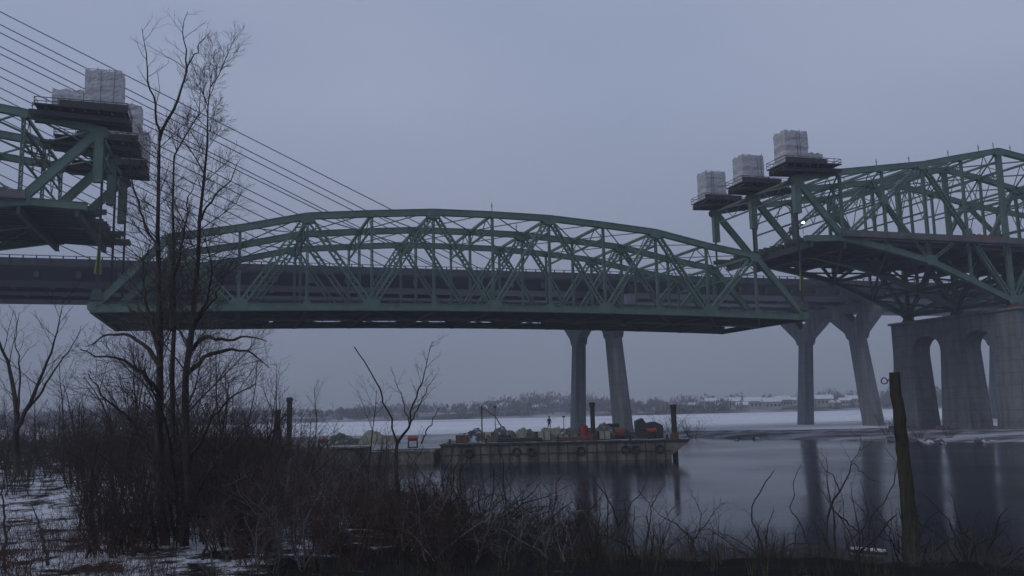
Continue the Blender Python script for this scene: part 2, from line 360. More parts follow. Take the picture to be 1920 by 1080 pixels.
# far wood: fans of thin leaf-less shoots, hundreds of crowns
r0 = np.random.RandomState(3); tv = []
for i in range(1500):
    x = r0.uniform(-620, 620); y = 664 + r0.rand() ** 1.6 * 330
    if math.sin(x * 0.018 + 0.7) + 0.6 * math.sin(x * 0.05 + y * 0.02) < -0.75 and y < 800: continue
    h = r0.uniform(5, 14) * (1 + 0.3 * math.sin(x * 0.013 + 2) + 0.25 * math.sin(x * 0.041)) * (0.75 if x < -20 else 1.0); z = far_z(x, y)
    k = 46; ang = r0.rand(k) * 2 * math.pi; rr = np.sqrt(r0.rand(k)) * h * 0.42; hh = (0.25 + 0.75 * r0.rand(k)) * h
    cx = x + rr * np.cos(ang); cy = y + rr * np.sin(ang); cz = z + hh * (1 - 0.5 * (rr / (h * 0.45)) ** 2)
    for a_, b_, c_ in zip(cx, cy, cz):
        s_ = r0.uniform(0.3, 0.9); an = r0.uniform(0, 3.14)
        tv += [(a_ - s_ * math.cos(an), b_ - s_ * math.sin(an), c_ - r0.uniform(0.8, 2.6)), (a_ + s_ * math.cos(an), b_ + s_ * math.sin(an), c_ - r0.uniform(0.6, 1.8)), (a_, b_, c_ + r0.uniform(0.2, 1.0))]
    tv += [(x - 0.3, y, z - 0.5), (x + 0.3, y, z - 0.5), (x, y, z + h * 0.8)]
tv = np.array(tv)
tag(np_mesh('far_wood', tv, np.arange(len(tv)).reshape(-1, 3), M['hazed']), 'hazy grey belt of bare trees along the far shore', 'woodland', None, 'stuff')
# far houses
def house_proto():
    o = thing('far_house', (0, 0, 0), 'tiny pale house with a snowy roof on the far shore', 'house', 'small houses on the far shore')
    b = MB(); b.box(-6, 6, -4, 4, -1, 5); b.build('wall', M['wall'], o)
    b = MB(); b.prism([Vector((-6.6, -4.8, 4.9)), Vector((-6.6, 4.8, 4.9)), Vector((-6.6, 0, 8))], (0, 0, 0), (13.2, 0, 0)); b.box(2, 3.2, -0.6, 0.6, 6.0, 9.0); b.build('roof', M['roof'], o)
    for x in (-4, -1.2, 1.6, 4.4):
        b = MB(); b.box(x - 0.7, x + 0.7, -4.06, -3.9, 1.6, 3.4); b.build('window', M['glass'], o)
    return o
hp = house_proto()
hs = [(1352, 690), (1375, 705), (1392, 672), (1412, 690), (1428, 720), (1446, 675), (1468, 700), (1482, 730), (1545, 700), (1565, 680), (1585, 710), (1600, 735), (905, 720), (1010, 700), (940, 735), (1045, 760), (1335, 740), (1300, 700)]
for i, (px, Y_) in enumerate(hs):
    p = at(px, 760, Y_); loc = (p.x, Y_, far_z(p.x, Y_) + 0.6); rz = rnd.uniform(-0.6, 0.6); s_ = rnd.uniform(0.6, 1.15)
    if i == 0: hp.location = loc; hp.rotation_euler = (0, 0, rz); hp.scale = (s_,) * 3
    else: dup(hp, loc, rz, s_)

# ------------------------------------------------------------------ steel trusses
def laced(mb, p, q, depth, width, bars=True):
    """two flange plates tied with zigzag lacing; depth is in the plane of the truss"""
    p = Vector(p); q = Vector(q); d = (q - p).normalized(); n = AC.cross(d).normalized()
    for s_ in (-1, 1):
        mb.bar(p + n * s_ * depth * 0.37, q + n * s_ * depth * 0.37, width, depth * 0.26, up=n)
    ln = (q - p).length; k = max(2, int(ln / (depth * 0.8)))
    if bars:
        for f in (-1, 1):
            o = AC * f * (width / 2 - 0.03)
            for i in range(k):
                a = p + d * ln * i / k; b = p + d * ln * (i + 1) / k; s_ = 1 if i % 2 else -1
                mb.bar(a + n * s_ * depth * 0.4 + o, b - n * s_ * depth * 0.4 + o, 0.05, 0.14, up=n)
def boxed(mb, p, q, depth, width):
    """closed box member with proud flange angles along its edges"""
    p = Vector(p); q = Vector(q); d = (q - p).normalized(); n = AC.cross(d).normalized()
    mb.bar(p, q, width, depth, up=n)
    for s_ in (-1, 1): mb.bar(p + n * s_ * depth / 2, q + n * s_ * depth / 2, width + 0.16, 0.09, up=n)
def gusset(mb, p, wl, hl, width, tilt=0.0):
    d = (AL + UP * tilt).normalized(); n = AC.cross(d) * -1
    if n.z < 0: n = -n
    poly = [p + d * a * wl / 2 + n * b * hl / 2 for a, b in ((-1, -0.45), (-0.6, -1), (0.6, -1), (1, -0.45), (1, 0.45), (0.6, 1), (-0.6, 1), (-1, 0.45))]
    for s_ in (-1, 1): mb.prism(poly, AC * s_ * (width / 2 + 0.02), AC * s_ * (width / 2 + 0.07))
def cross_frame(mb, t, z1, z2, c0=0.0, c1=WT, k=True, sz=0.3):
    """sway frame between two trusses at panel point t: struts at z1 (top) and z2, K bracing between"""
    mb.bar(P(t, c0, z1), P(t, c1, z1), 0.35, sz + 0.15); mb.bar(P(t, c0, z2), P(t, c1, z2), 0.25, sz)
    n = 4 if k else 2
    for i in range(n):
        a = c0 + (c1 - c0) * i / n; b = c0 + (c1 - c0) * (i + 1) / n; s_ = i % 2
        mb.bar(P(t, a, z1 if s_ else z2), P(t, b, z2 if s_ else z1), 0.12, 0.14)

def span():
    o = thing('suspended_truss_span', P(6, WT, 15.0), 'long green arched truss span hanging low between the two broken bridge arms', 'truss bridge')
    bz = [15.25 + 0.85 * (1 - ((t - 6) / 6.0) ** 2) for t in range(13)]
    h = [0, 9.95, 11.75, 14.0, 14.85, 15.55, 15.6, 15.45, 14.75, 13.9, 11.9, 10.35, 0]
    tz = [bz[t] * 0 + 15.85 + h[t] for t in range(13)]
    for ti in range(3):
        c = ti * WT
        b = MB()
        for t in range(12): boxed(b, P(t, c, bz[t]), P(t + 1, c, bz[t + 1]), 1.05, 0.7)
        b.build('bottom_chord', M['green'], o)
        b = MB()
        for t in range(1, 11): boxed(b, P(t, c, tz[t]), P(t + 1, c, tz[t + 1]), 0.95, 0.7)
        boxed(b, P(1, c, tz[1]), P(0, c, bz[0]), 0.95, 0.7); boxed(b, P(11, c, tz[11]), P(12, c, bz[12]), 0.95, 0.7)
        b.build('top_chord', M['green'], o)
        for t in range(1, 12):
            b = MB(); laced(b, P(t, c, bz[t] + 0.5), P(t, c, tz[t] - 0.45), 0.42, 0.4); b.build('vertical', M['green'], o)
        for t in range(1, 12, 2):
            for s_ in (-1, 1):
                u = t + s_
                if u in (0, 12): continue
                dp = 1.05 if t in (1, 3, 9, 11) else 0.9
                b = MB(); laced(b, P(t, c, tz[t]), P(u, c, bz[u]), dp, 0.55); b.build('diagonal', M['green'], o)
        for t in range(1, 12):
            big = t % 2; b = MB(); sl = (tz[min(t + 1, 11)] - tz[max(t - 1, 1)]) / (PAN * (min(t + 1, 11) - max(t - 1, 1)))
            gusset(b, P(t, c, tz[t] - (0.35 if big else 0.1)), 2.3 if big else 1.1, 1.5 if big else 1.0, 0.7, sl); b.build('gusset_plate', M['green'], o)
        for t in range(13):
            big = 1 - t % 2 if 0 < t < 12 else 0; b = MB(); gusset(b, P(t, c, bz[t] + (0.4 if big else 0.25)), 2.6 if big else 1.2, 1.7 if big else 1.3, 0.7); b.build('gusset_plate', M['green'], o)
    for t in range(13):
        b = MB(); z = bz[t]
        b.bar(P(t, -0.2, z - 0.1), P(t, 2 * WT + 0.2, z - 0.1), 0.4, 0.95)
        b.bar(P(t, -0.3, z - 0.6), P(t, 2 * WT + 0.3, z - 0.6), 0.6, 0.05)
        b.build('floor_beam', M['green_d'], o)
    b = MB()
    for bay in (0, 1):
        dz_, hz_ = ((0.02, 0.7), (1.3, 0.5))[bay]
        for k in range(7):
            c = bay * WT + (2.0 + bay * 1.6) + k * ((10.4 - bay * 1.4) / 6)
            for t in range(12): b.bar(P(t, c, bz[t] + dz_), P(t + 1, c, bz[t + 1] + dz_), 0.3, hz_)
    b.build('stringer_grid', M['green_d'], o)
    for bay, (c0, c1) in enumerate(((0.75, WT - 0.75), (WT + 0.75, 2 * WT - 0.75))):
        b = MB()
        for t in range(12):
            b.bar(P(t, (c0 + c1) / 2, bz[t] + 0.42 + 1.24 * bay), P(t + 1, (c0 + c1) / 2, bz[t + 1] + 0.42 + 1.24 * bay), c1 - c0, 0.22)
        b.build('deck_slab', M['slab'], o)
    # closing plates along the far truss; left off in the middle panels, where the sky shows through above the chord
    b = MB(); rp = random.Random(5)
    for t in range(12):
        segs = [(0.0, 0.14 + rp.random() * 0.14), (0.7 + rp.random() * 0.2, 1.0)] if 3 <= t <= 9 else ([(0.0, 0.55), (0.62, 1.0)] if t in (2, 10) else [(0.0, 1.0)])
        for a, e in segs:
            b.bar(P(t + a, 2 * WT - 0.5, bz[t] + 0.9 + (bz[t + 1] - bz[t]) * a), P(t + e, 2 * WT - 0.5, bz[t] + 0.9 + (bz[t + 1] - bz[t]) * e), 0.1, 1.2)
    b.build('deck_edge_plate', M['slab'], o)
    for c in (1.3, WT - 1.3, 2 * WT - 1.3):
        b = MB()
        for t in range(12):
            for hh in (0.75, 1.15): b.bar(P(t, c, bz[t] + hh), P(t + 1, c, bz[t + 1] + hh), 0.12, 0.2)
            for k in range(4): q = P(t + k / 4, c, bz[t] + 0.5 + (bz[t + 1] - bz[t]) * k / 4); b.bar(q, q + UP * 0.85, 0.14, 0.14, up=AL)
        b.build('guard_rail', M['green_d'], o)
    b = MB()     # bottom laterals
    for bay in (0, 1):
        for t in range(12):
            a0, a1 = bay * WT, (bay + 1) * WT
            b.bar(P(t, a0, bz[t] - 0.45), P(t + 1, a1, bz[t + 1] - 0.45), 0.3, 0.2); b.bar(P(t, a1, bz[t] - 0.47), P(t + 1, a0, bz[t + 1] - 0.47), 0.3, 0.2)
    b.build('bottom_lateral_bracing', M['green_d'], o)
    for t in range(1, 12):
        b = MB(); dz = 2.4 if t not in (1, 11) else 2.9
        for bay in (0, 1): cross_frame(b, t, tz[t], tz[t] - dz, bay * WT, (bay + 1) * WT)
        b.build('sway_frame', M['green'], o)
    b = MB()
    for bay in (0, 1):
        for t in range(1, 11):
            a0, a1 = bay * WT, (bay + 1) * WT
            b.bar(P(t, a0, tz[t] + 0.2), P(t + 1, a1, tz[t + 1] + 0.2), 0.16, 0.14); b.bar(P(t, a1, tz[t] + 0.17), P(t + 1, a0, tz[t + 1] + 0.17), 0.16, 0.14)
    b.build('top_lateral_bracing', M['green'], o)
    for t, c in ((6, 0), (6.9, 1), (8.6, 1)):
        b = MB(); z0 = float(np.interp(t, range(13), tz)) + 0.4; b.bar(P(t, c * WT, z0), P(t, c * WT, z0 + 1.6), 0.09, 0.09, up=AL); b.bar(P(t, c * WT, z0 + 1.1) - AL * 0.25, P(t, c * WT, z0 + 1.1) + AL * 0.25, 0.06, 0.06); b.build('mast', M['black'], o)
    return o
span()

TOP = [41.1, 42.9, 44.3, 45.7, 47.8, 49.8, 48.4, 46.5, 45.3, 44.2, 43.2]
BOT = [29.8, 30.2, 28.5, 26.4, 22.8, 19.0, 22.8, 26.4, 28.5, 30.2, 30.2]
def arm(end, sg, n, label, name='cantilever_arm'):
    T = lambda s_: end + sg * s_
    o = thing(name, P(T(5), WT, 18.5), label, 'truss bridge')
    top = lambda s_: float(np.interp(s_, range(11), TOP)); bot = lambda s_: float(np.interp(s_, range(11), BOT))
    for ti in range(3):
        c = ti * WT
        b = MB()
        for s_ in range(n): boxed(b, P(T(s_), c, TOP[s_]), P(T(s_ + 1), c, TOP[s_ + 1]), 1.05, 0.8)
        b.build('top_chord', M['green'], o)
        b = MB(); boxed(b, P(T(0.12), c, 29.8), P(T(1), c, BOT[1]), 1.0, 0.8)
        for s_ in range(1, n): boxed(b, P(T(s_), c, BOT[s_]), P(T(s_ + 1), c, BOT[s_ + 1]), 1.1, 0.85)
        b.build('bottom_chord', M['green'], o)
        b = MB(); boxed(b, P(T(0), c, TOP[0] + 0.2), P(T(0), c, 33.4 if sg < 0 else 34.5), 1.15, 0.9); b.build('end_post', M['green'], o)
        def M2(s_): return {2: (TOP[3] + BOT[1]) / 2, 4: (TOP[3] + BOT[5]) / 2, 6: (TOP[7] + BOT[5]) / 2, 8: (TOP[7] + BOT[9]) / 2}[s_]
        main = [(0, TOP[0], 1, BOT[1], 1.15), (1, BOT[1], 3, TOP[3], 1.0), (3, TOP[3], 5, BOT[5], 1.05), (5, BOT[5], 7, TOP[7], 1.05), (7, TOP[7], 9, BOT[9], 1.0)]
        for a, za, e, ze, dp in main:
            if e <= n: b = MB(); (boxed if a == 0 else laced)(b, P(T(a), c, za), P(T(e), c, ze), dp, 0.65); b.build('diagonal', M['green'], o)
        sub = [(2, M2(2), 3, BOT[3]), (4, M2(4), 3, BOT[3]), (6, M2(6), 7, BOT[7]), (8, M2(8), 7, BOT[7])]
        for a, za, e, ze in sub:
            if max(a, e) <= n: b = MB(); laced(b, P(T(a), c, za), P(T(e), c, ze), 0.6, 0.45); b.build('diagonal', M['green'], o)
        vert = [(1, BOT[1], TOP[1], 0.5), (2, M2(2), TOP[2], 0.45), (2, BOT[2], M2(2), 0.45), (3, BOT[3], TOP[3], 0.6), (4, BOT[4], M2(4), 0.45), (4, M2(4), TOP[4], 0.45), (5, BOT[5], TOP[5], 1.1),
                (6, BOT[6], TOP[6], 0.45), (7, BOT[7], TOP[7], 0.6), (8, BOT[8], TOP[8], 0.45), (9, BOT[9], TOP[9], 0.5)]
        for s_, z0, z1, dp in vert:
            if s_ <= n: b = MB(); (boxed if s_ == 5 else laced)(b, P(T(s_), c, z0), P(T(s_), c, z1), dp, 0.5); b.build('vertical', M['green'], o)
        for s_ in range(0, n + 1):
            b = MB(); big = s_ in (0, 3, 5, 7); sl = sg * (top(min(s_ + .5, 10)) - top(max(s_ - .5, 0))) / PAN
            gusset(b, P(T(s_), c, TOP[s_] - 0.3), 2.6 if big else 1.2, 1.6 if big else 1.1, 0.8, sl); b.build('gusset_plate', M['green'], o)
            if s_ > 0:
                b = MB(); big = s_ in (1, 3, 5, 7, 9); gusset(b, P(T(s_), c, BOT[s_] + 0.2), 2.8 if big else 1.4, 1.9 if big else 1.3, 0.85); b.build('gusset_plate', M['green'], o)
            if s_ in (2, 4, 6, 8): b = MB(); gusset(b, P(T(s_), c, M2(s_)), 1.8, 1.8, 0.65); b.build('gusset_plate', M['green'], o)
    # floor system at deck level
    for s_ in range(0, n + 1):
        b = MB(); s2 = max(s_, 0.25)
        b.bar(P(T(s2), -0.3, 29.2), P(T(s2), 2 * WT + 0.3, 29.2), 0.45, 1.7); b.bar(P(T(s2), -0.4, 28.3), P(T(s2), 2 * WT + 0.4, 28.3), 0.7, 0.08); b.build('floor_beam', M['green_d'], o)
    b = MB(); rr = random.Random(4)
    for bay in (0, 1):
        for k in range(8):
            c = bay * WT + 1.2 + k * (WT - 2.4) / 7; e0 = rr.choice((0.0, 0.03, -0.1, 0.12, -0.18))
            b.bar(P(T(e0), c, 29.75), P(T(n), c, 29.75), 0.32, 0.8)
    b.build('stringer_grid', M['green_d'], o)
    for bay in (0, 1):
        b = MB(); cc = (bay + 0.5) * WT; b.bar(P(T(0.3 if bay else 0.45), cc, 30.35), P(T(n), cc, 30.35), WT - 1.2, 0.26); b.build('deck_slab', M['slab'], o)
    for c in (-1.3, 1.0, WT - 1.0, WT + 1.0, 2 * WT - 1.0):
        b = MB(); b.bar(P(T(0.9), c, 31.0), P(T(n), c, 31.0), 0.3, 1.05)
        if c < 0: b.bar(P(T(0.9), -0.85, 30.4), P(T(n), -0.85, 30.4), 1.1, 0.2)
        b.build('parapet', M['slab'], o)
    b = MB()
    for bay in (0, 1):
        for s_ in range(0, n):
            a0, a1 = bay * WT, (bay + 1) * WT
            b.bar(P(T(s_), a0, TOP[s_] + 0.15), P(T(s_ + 1), a1, TOP[s_ + 1] + 0.15), 0.26, 0.24); b.bar(P(T(s_), a1, TOP[s_] + 0.12), P(T(s_ + 1), a0, TOP[s_ + 1] + 0.12), 0.26, 0.24)
    b.build('top_lateral_bracing', M['green'], o)
    b = MB()
    for bay in (0, 1):
        for s_ in range(1, n):
            a0, a1 = bay * WT, (bay + 1) * WT
            b.bar(P(T(s_), a0, BOT[s_] - 0.2), P(T(s_ + 1), a1, BOT[s_ + 1] - 0.2), 0.4, 0.35); b.bar(P(T(s_), a1, BOT[s_] - 0.22), P(T(s_ + 1), a0, BOT[s_ + 1] - 0.22), 0.4, 0.35)
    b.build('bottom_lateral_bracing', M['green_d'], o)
    for s_ in range(0, n + 1):
        b = MB(); zt = TOP[s_]; dz = 2.6 if s_ == 0 else min(zt - 36.2, 9.5 if s_ % 2 else 6.5)
        for bay in (0, 1):
            cross_frame(b, T(s_), zt, zt - dz, bay * WT, (bay + 1) * WT, True)
            if s_ % 2 and s_ > 0:
                cross_frame(b, T(s_), zt - 2.2, zt - 4.2, bay * WT, (bay + 1) * WT, True, 0.25)
        b.build('sway_frame', M['green'], o)
        if BOT[s_] < 28.0:
            b = MB()
            for bay in (0, 1):
                a0, a1 = bay * WT, (bay + 1) * WT; zb = BOT[s_]
                b.bar(P(T(s_), a0, zb), P(T(s_), a1, zb), 0.6, 0.7)
                b.bar(P(T(s_), a0, zb), P(T(s_), (a0 + a1) / 2, 28.4), 0.35, 0.4); b.bar(P(T(s_), a1, zb), P(T(s_), (a0 + a1) / 2, 28.4), 0.35, 0.4)
                if zb < 24: b.bar(P(T(s_), a0, (zb + 28) / 2), P(T(s_), a1, (zb + 28) / 2), 0.25, 0.3)
            b.build('cross_frame', M['green_d'], o)
    for s_, c in ((0.9, 0), (1.9, 0), (2.7, 0), (3.7, 0), (4.5, 0), (4.9, 0), (5.35, 0), (2.3, 1), (4.95, 1)):
        if s_ < n:
            b = MB(); z0 = top(s_) + 0.4; b.bar(P(T(s_), c * WT, z0), P(T(s_), c * WT, z0 + 1.5), 0.09, 0.09, up=AL); b.bar(P(T(s_), c * WT, z0 + 1.0) - AL * 0.25, P(T(s_), c * WT, z0 + 1.0) + AL * 0.25, 0.06, 0.06); b.build('mast', M['black'], o)
    if n > 5:
        for ti in range(3):
            b = MB(); q = P(T(5), ti * WT, 0); 
            b.prism([P(T(5), ti * WT, 17.45) - AL * 1.3, P(T(5), ti * WT, 17.45) + AL * 1.3, P(T(5), ti * WT, 18.6) + AL * 0.5, P(T(5), ti * WT, 18.6) - AL * 0.5], AC * -0.9, AC * 0.9); b.build('bearing', M['rust'], o)
    return o
arm(12, 1, 9, 'green steel truss arm on the right resting on the massive concrete pier', 'cantilever_arm')
arm(0, -1, 5, 'broken end of the green steel truss arm at the left edge', 'cantilever_arm')

# ------------------------------------------------------------------ jacking towers, strands
def sheet(mb, t0, t1, c0, c1, z0, z1, seed):
    """a wrapped scaffold box: four bellied walls and a sagging roof"""
    r_ = random.Random(seed); nz = max(6, int((z1 - z0) / 0.28)); nu = 12
    ph = r_.random() * 9; amp = r_.choice((0.05, 0.08, 0.12))
    def off(k, i): return amp * math.sin(k * 1.05 + ph + 0.4 * math.sin(i * 0.5 + ph)) * (0.5 + 0.5 * math.sin(k * 0.37 + ph * 2)) + 0.05 * math.sin(i * 1.7 + k * 0.3 + ph) + r_.uniform(-0.04, 0.04)
    ring = []
    per = [(t0 + (t1 - t0) * i / nu, c0, 0, -1) for i in range(nu)] + [(t1, c0 + (c1 - c0) * i / nu, 1, 0) for i in range(nu)] + \
          [(t1 - (t1 - t0) * i / nu, c1, 0, 1) for i in range(nu)] + [(t0, c1 - (c1 - c0) * i / nu, -1, 0) for i in range(nu)]
    vs = []
    for k in range(nz + 1):
        for i, (t, c, nt_, nc) in enumerate(per):
            o_ = off(k, i); z = z0 + (z1 - z0) * k / nz + (0.16 * math.sin(i * 1.1 + ph) * (k / nz) if k == nz else 0)
            vs.append(P(t, c + nc * o_, z) + AL * (nt_ * o_))
    m_ = len(per); fs = [(k * m_ + i, k * m_ + (i + 1) % m_, (k + 1) * m_ + (i + 1) % m_, (k + 1) * m_ + i) for k in range(nz) for i in range(m_)]
    vs.append(P((t0 + t1) / 2, (c0 + c1) / 2, z1 - 0.15)); fs += [(nz * m_ + i, nz * m_ + (i + 1) % m_, len(vs) - 1) for i in range(m_)]
    mb.add(vs, fs)
def tower(end, sg, ti, label, hi=6.1, low=True):
    c = ti * WT; T = lambda s_: end + sg * s_
    o = thing('jacking_tower', P(end, c, 41.6), label, 'jacking tower', 'wrapped jacking towers on the cut arm ends')
    t = lambda a, b: (min(T(a), T(b)), max(T(a), T(b)))
    b = MB()
    for cc in (-2.0, -0.7, 0.7, 2.0): b.bar(P(T(-0.42), c + cc, 42.15), P(T(0.9), c + cc, 42.6), 0.35, 0.7)
    for k in range(7): s_ = -0.36 + k * 0.17; b.bar(P(T(s_), c - 2.8, 42.75 + 0.34 * (s_ + .4)), P(T(s_), c + 2.8, 42.75 + 0.34 * (s_ + .4)), 0.3, 0.3)
    b.build('jacking_beam_frame', M['gdark'], o)
    b = MB(); b.bar(P(T(-0.40), c, 43.2), P(T(0.82), c, 43.5), 6.0, 0.22)
    for s_ in np.linspace(-0.40, 0.82, 9):
        for cc in (-3.0, 3.0): b.bar(P(T(s_), c + cc, 43.2), P(T(s_), c + cc, 44.5), 0.08, 0.08, up=AL)
    for hh in (43.9, 44.45):
        for cc in (-3.0, 3.0): b.bar(P(T(-0.40), c + cc, hh), P(T(0.82), c + cc, hh), 0.07, 0.09)
        for s_ in (-0.40, 0.82): b.bar(P(T(s_), c - 3, hh), P(T(s_), c + 3, hh), 0.07, 0.09)
    b.bar(P(T(-0.40), c - 3.0, 43.75), P(T(0.5), c - 3.0, 43.85), 0.06, 0.9)
    b.build('platform', M['gdark'], o)
    a, e = t(-0.30 if (end or ti == 0) else -0.42, 0.20); b = MB(); sheet(b, a, e, c - 1.8, c + 1.8, 43.6, 43.6 + hi, ti * 7 + 3 * sg + 5); b.build('wrapped_scaffold', M['wrap'], o)
    b = MB(); rs_ = random.Random(ti * 3 + int(end))
    for k in range(2):
        tt_ = a + (e - a) * rs_.uniform(.12, .9); b.bar(P(tt_, c - 1.98, 43.6), P(tt_ + rs_.uniform(-.02, .02), c - 1.98, 43.5 + hi), 0.05, 0.05, up=AL)
    b.build('strap', M['gdark'], o)
    a, e = (t(0.21, 0.62 if end == 0 else 0.52) if low else t(0.21, 0.33))
    b = MB(); sheet(b, a, e, c - 1.7, c + 1.7, 43.65, (46.3 if end == 0 else 45.7) if low else 44.9, ti * 5 + sg + 9); b.build('wrapped_annex', M['wrap'], o)
    b = MB(); rr = random.Random(ti + sg * 3)
    for s_ in (-0.28, -0.12, 0.04, 0.18):
        for cc in (-1.6, 1.6): z = 43.6 + hi + rr.uniform(0.1, 0.6); b.bar(P(T(s_), c + cc, 43.4), P(T(s_), c + cc, z), 0.07, 0.07, up=AL)
    for cc in (-1.6, 1.6): b.bar(P(T(-0.28), c + cc, 43.7 + hi), P(T(0.18), c + cc, 43.7 + hi), 0.06, 0.06)
    b.build('scaffold_pole', M['green_d'], o)
    return o
lab = {(0, 0): 'large white wrapped scaffold tower nearest the camera on the left arm', (0, 1): 'middle white wrapped scaffold tower on the left arm end', (0, 2): 'farthest and lowest looking white wrapped tower on the left arm end',
       (12, 0): 'tallest looking white wrapped tower nearest the camera on the right arm', (12, 1): 'middle white wrapped tower on the right arm end', (12, 2): 'leftmost small white wrapped tower on the right arm end'}
for end, sg in ((0, -1), (12, 1)):
    for ti in range(3): tower(end, sg, ti, lab[(end, ti)], 6.0 - (0.5 if (end and ti == 1) else 0), low=(ti == 0))
sl = {(0, 0): 'black lifting strands with yellow sling hanging from the nearest left tower', (0, 1): 'thick black lifting strands below the middle left tower', (0, 2): 'thin black lifting strands below the farthest left tower',
      (12, 0): 'lifting strands with yellow sling at the right tip of the span', (12, 1): 'lifting strands below the middle right tower', (12, 2): 'lifting strands below the leftmost right tower'}
for end in (0, 12):
    for ti in range(3):
        c = ti * WT; tt = end + (0.06 if end == 0 else -0.02)
        o = thing('lifting_strand', P(tt, c, 16.0), sl[(end, ti)], 'lifting cable', 'lifting strands between arms and span')
        b = MB()
        for a_, b_ in ((-.09, -.09), (.09, -.09), (-.09, .09), (.09, .09)): b.tube([P(tt, c + a_, 42.2) + AL * b_, P(tt, c + a_, 17.0) + AL * b_], 0.085, 6)
        b.build('strand_bundle', M['strand'], o)
        b = MB(); b.prism([P(tt, c, z) + AL * u for u, z in ((-.9, 16.4), (.9, 16.4), (.5, 18.0), (-.5, 18.0))], AC * -.6, AC * .6); b.build('anchor_block', M['green_d'], o)
        if ti == 0:
            b = MB()
            b.tube([P(tt, c, 26.5), P(tt, c, 23.0) - AL * 0.1, P(tt, c, 20.2) - AL * 0.42], [0.1, 0.14, 0.16], 8); b.tube([P(tt, c, 26.5), P(tt, c, 23.0) + AL * 0.1, P(tt, c, 20.2) + AL * 0.3], [0.1, 0.13, 0.15], 8)
            b.tube([P(tt, c, 20.2) - AL * 0.45, P(tt, c, 20.2) + AL * 0.35], 0.14, 8)
            b.build('sling', M['yellow'], o)

# small bright things on the arms
o = thing('work_lamp', P(12.0, 0, 32.6), 'small lit white work lamp on the right arm end', 'lamp')
b = MB(); b.tube([P(12.05, -0.6, 30.5), P(12.05, -0.6, 32.6)], 0.05, 6); b.build('lamp_post', M['black'], o)
b = MB(); b.tube([P(12.05, -0.95, 32.6), P(12.05, -0.6, 32.6)], [0.15, 0.15], 10); b.build('lamp_lens', M['lamp'], o)
b = MB(); pp = [P(16.05 + k * 0.07, 0.9, 32.3 + (0.25 if k % 2 else 0)) for k in range(12)]; qq = [p_ - UP * (1.2 + 0.2 * math.sin(k)) for k, p_ in enumerate(pp)]
b.add([p_ - AC * 0.05 for p_ in pp + qq] + [p_ + AC * 0.05 for p_ in pp + qq], [(k, k + 1, 13 + k, 12 + k) for k in range(11)] + [(24 + k, 36 + k, 37 + k, 25 + k) for k in range(11)])
tag(b.build('safety_netting', M['red']), 'strip of orange red netting on the deck edge of the right arm', 'netting')
b = MB(); rr = random.Random(9)
for k in range(9):
    a = P(-0.2 - 0.09 * k, 3.0 + rr.uniform(0, 3), 38.2 + rr.uniform(-1.3, 1.6)); b.bar(a, a - AL * rr.uniform(1, 3) + UP * rr.uniform(-1.2, 1.2), 0.14, 0.2)
tag(b.build('brace_bundle', M['rust']), 'rust red bundle of steel braces slung inside the left arm', 'steel braces')

# ------------------------------------------------------------------ the new cable-stayed bridge
def new_bridge():
    o = thing('cable_stayed_bridge', P(6, 85, 26), 'long straight grey road bridge with slanting stay cables behind the green one', 'bridge')
    z0, z1 = 28.3, 31.6; t0, t1 = -14, 34
    for (c0, c1) in ((62.6, 77.0), (80.2, 91.0), (94.2, 108.2)):
        b = MB(); pr = [(c0, z1), (c1, z1), (c1, z1 - 0.9), (c1 - 2.0, z0), (c0 + 2.0, z0), (c0, z1 - 0.9)]
        b.prism([P(t0, c, z) for c, z in pr], (0, 0, 0), AL * PAN * (t1 - t0)); b.build('deck_girder', M['concdeck'], o)
        for c in (c0 + 0.15, c1 - 0.15):
            b = MB(); b.bar(P(t0, c, z1 + 0.55), P(t1, c, z1 + 0.55), 0.3, 1.1); b.build('parapet', M['concdeck'], o)
    b = MB()
    t = t0
    while t < t1:
        b.bar(P(t, 63, 29.9), P(t, 108, 29.9), 1.0, 2.2); t += 0.8
    b.build('cross_beam', M['concdeck'], o)
    b = MB(); t = t0
    while t < t1: b.bar(P(t, 62.5, z1 - 0.55), P(t, 62.5, z1 + 1.6), 0.22, 0.22, up=AL); t += 0.25
    b.bar(P(t0, 62.5, z1 + 1.6), P(t1, 62.5, z1 + 1.6), 0.12, 0.14); b.bar(P(t0, 62.45, z1 - 0.5), P(t1, 62.45, z1 - 0.5), 0.35, 0.12)
    b.build('railing', M['concdeck'], o)
    # stays
    ln = [((-3.26, 90.0), (5.49, 50.0), 75), ((-3.24, 87.0), (4.85, 49.5), 75), ((-3.23, 85.1), (4.6, 49.0), 75), ((-3.21, 81.9), (3.94, 48.7), 75), ((-3.2, 80.2), (3.8, 48.5), 75),
          ((-3.19, 77.1), (3.2, 47.8), 75), ((-3.18, 75.0), (2.9, 47.0), 75), ((-3.16, 72.4), (2.47, 46.3), 75), ((-3.15, 70.2), (2.08, 45.3), 75)]
    d = [(a[1] - b_[1]) / (a[0] - b_[0]) for a, b_, c in ln]
    # fan continues downwards at the same rhythm
    for k in range(1, 12):
        g = 2.35 + (0.5 if k % 2 else -0.5); a = ln[-1]; ln.append(((a[0][0], a[0][1] - g), (a[1][0], a[1][1] - g), 75)); d.append(d[-1] + 0.02)
    for (a, e, c), s_ in zip(ln, d):
        tb = a[0] + (32.2 - a[1]) / s_; zt = a[1] + (-9.5 - a[0]) * s_
        b = MB(); b.tube([P(-9.5, 78.6 - 3.6, zt), P(tb, 78.6 - 3.6, 32.2)], 0.12, 6); b.build('stay_cable', M['stay'], o)
    return o
new_bridge()
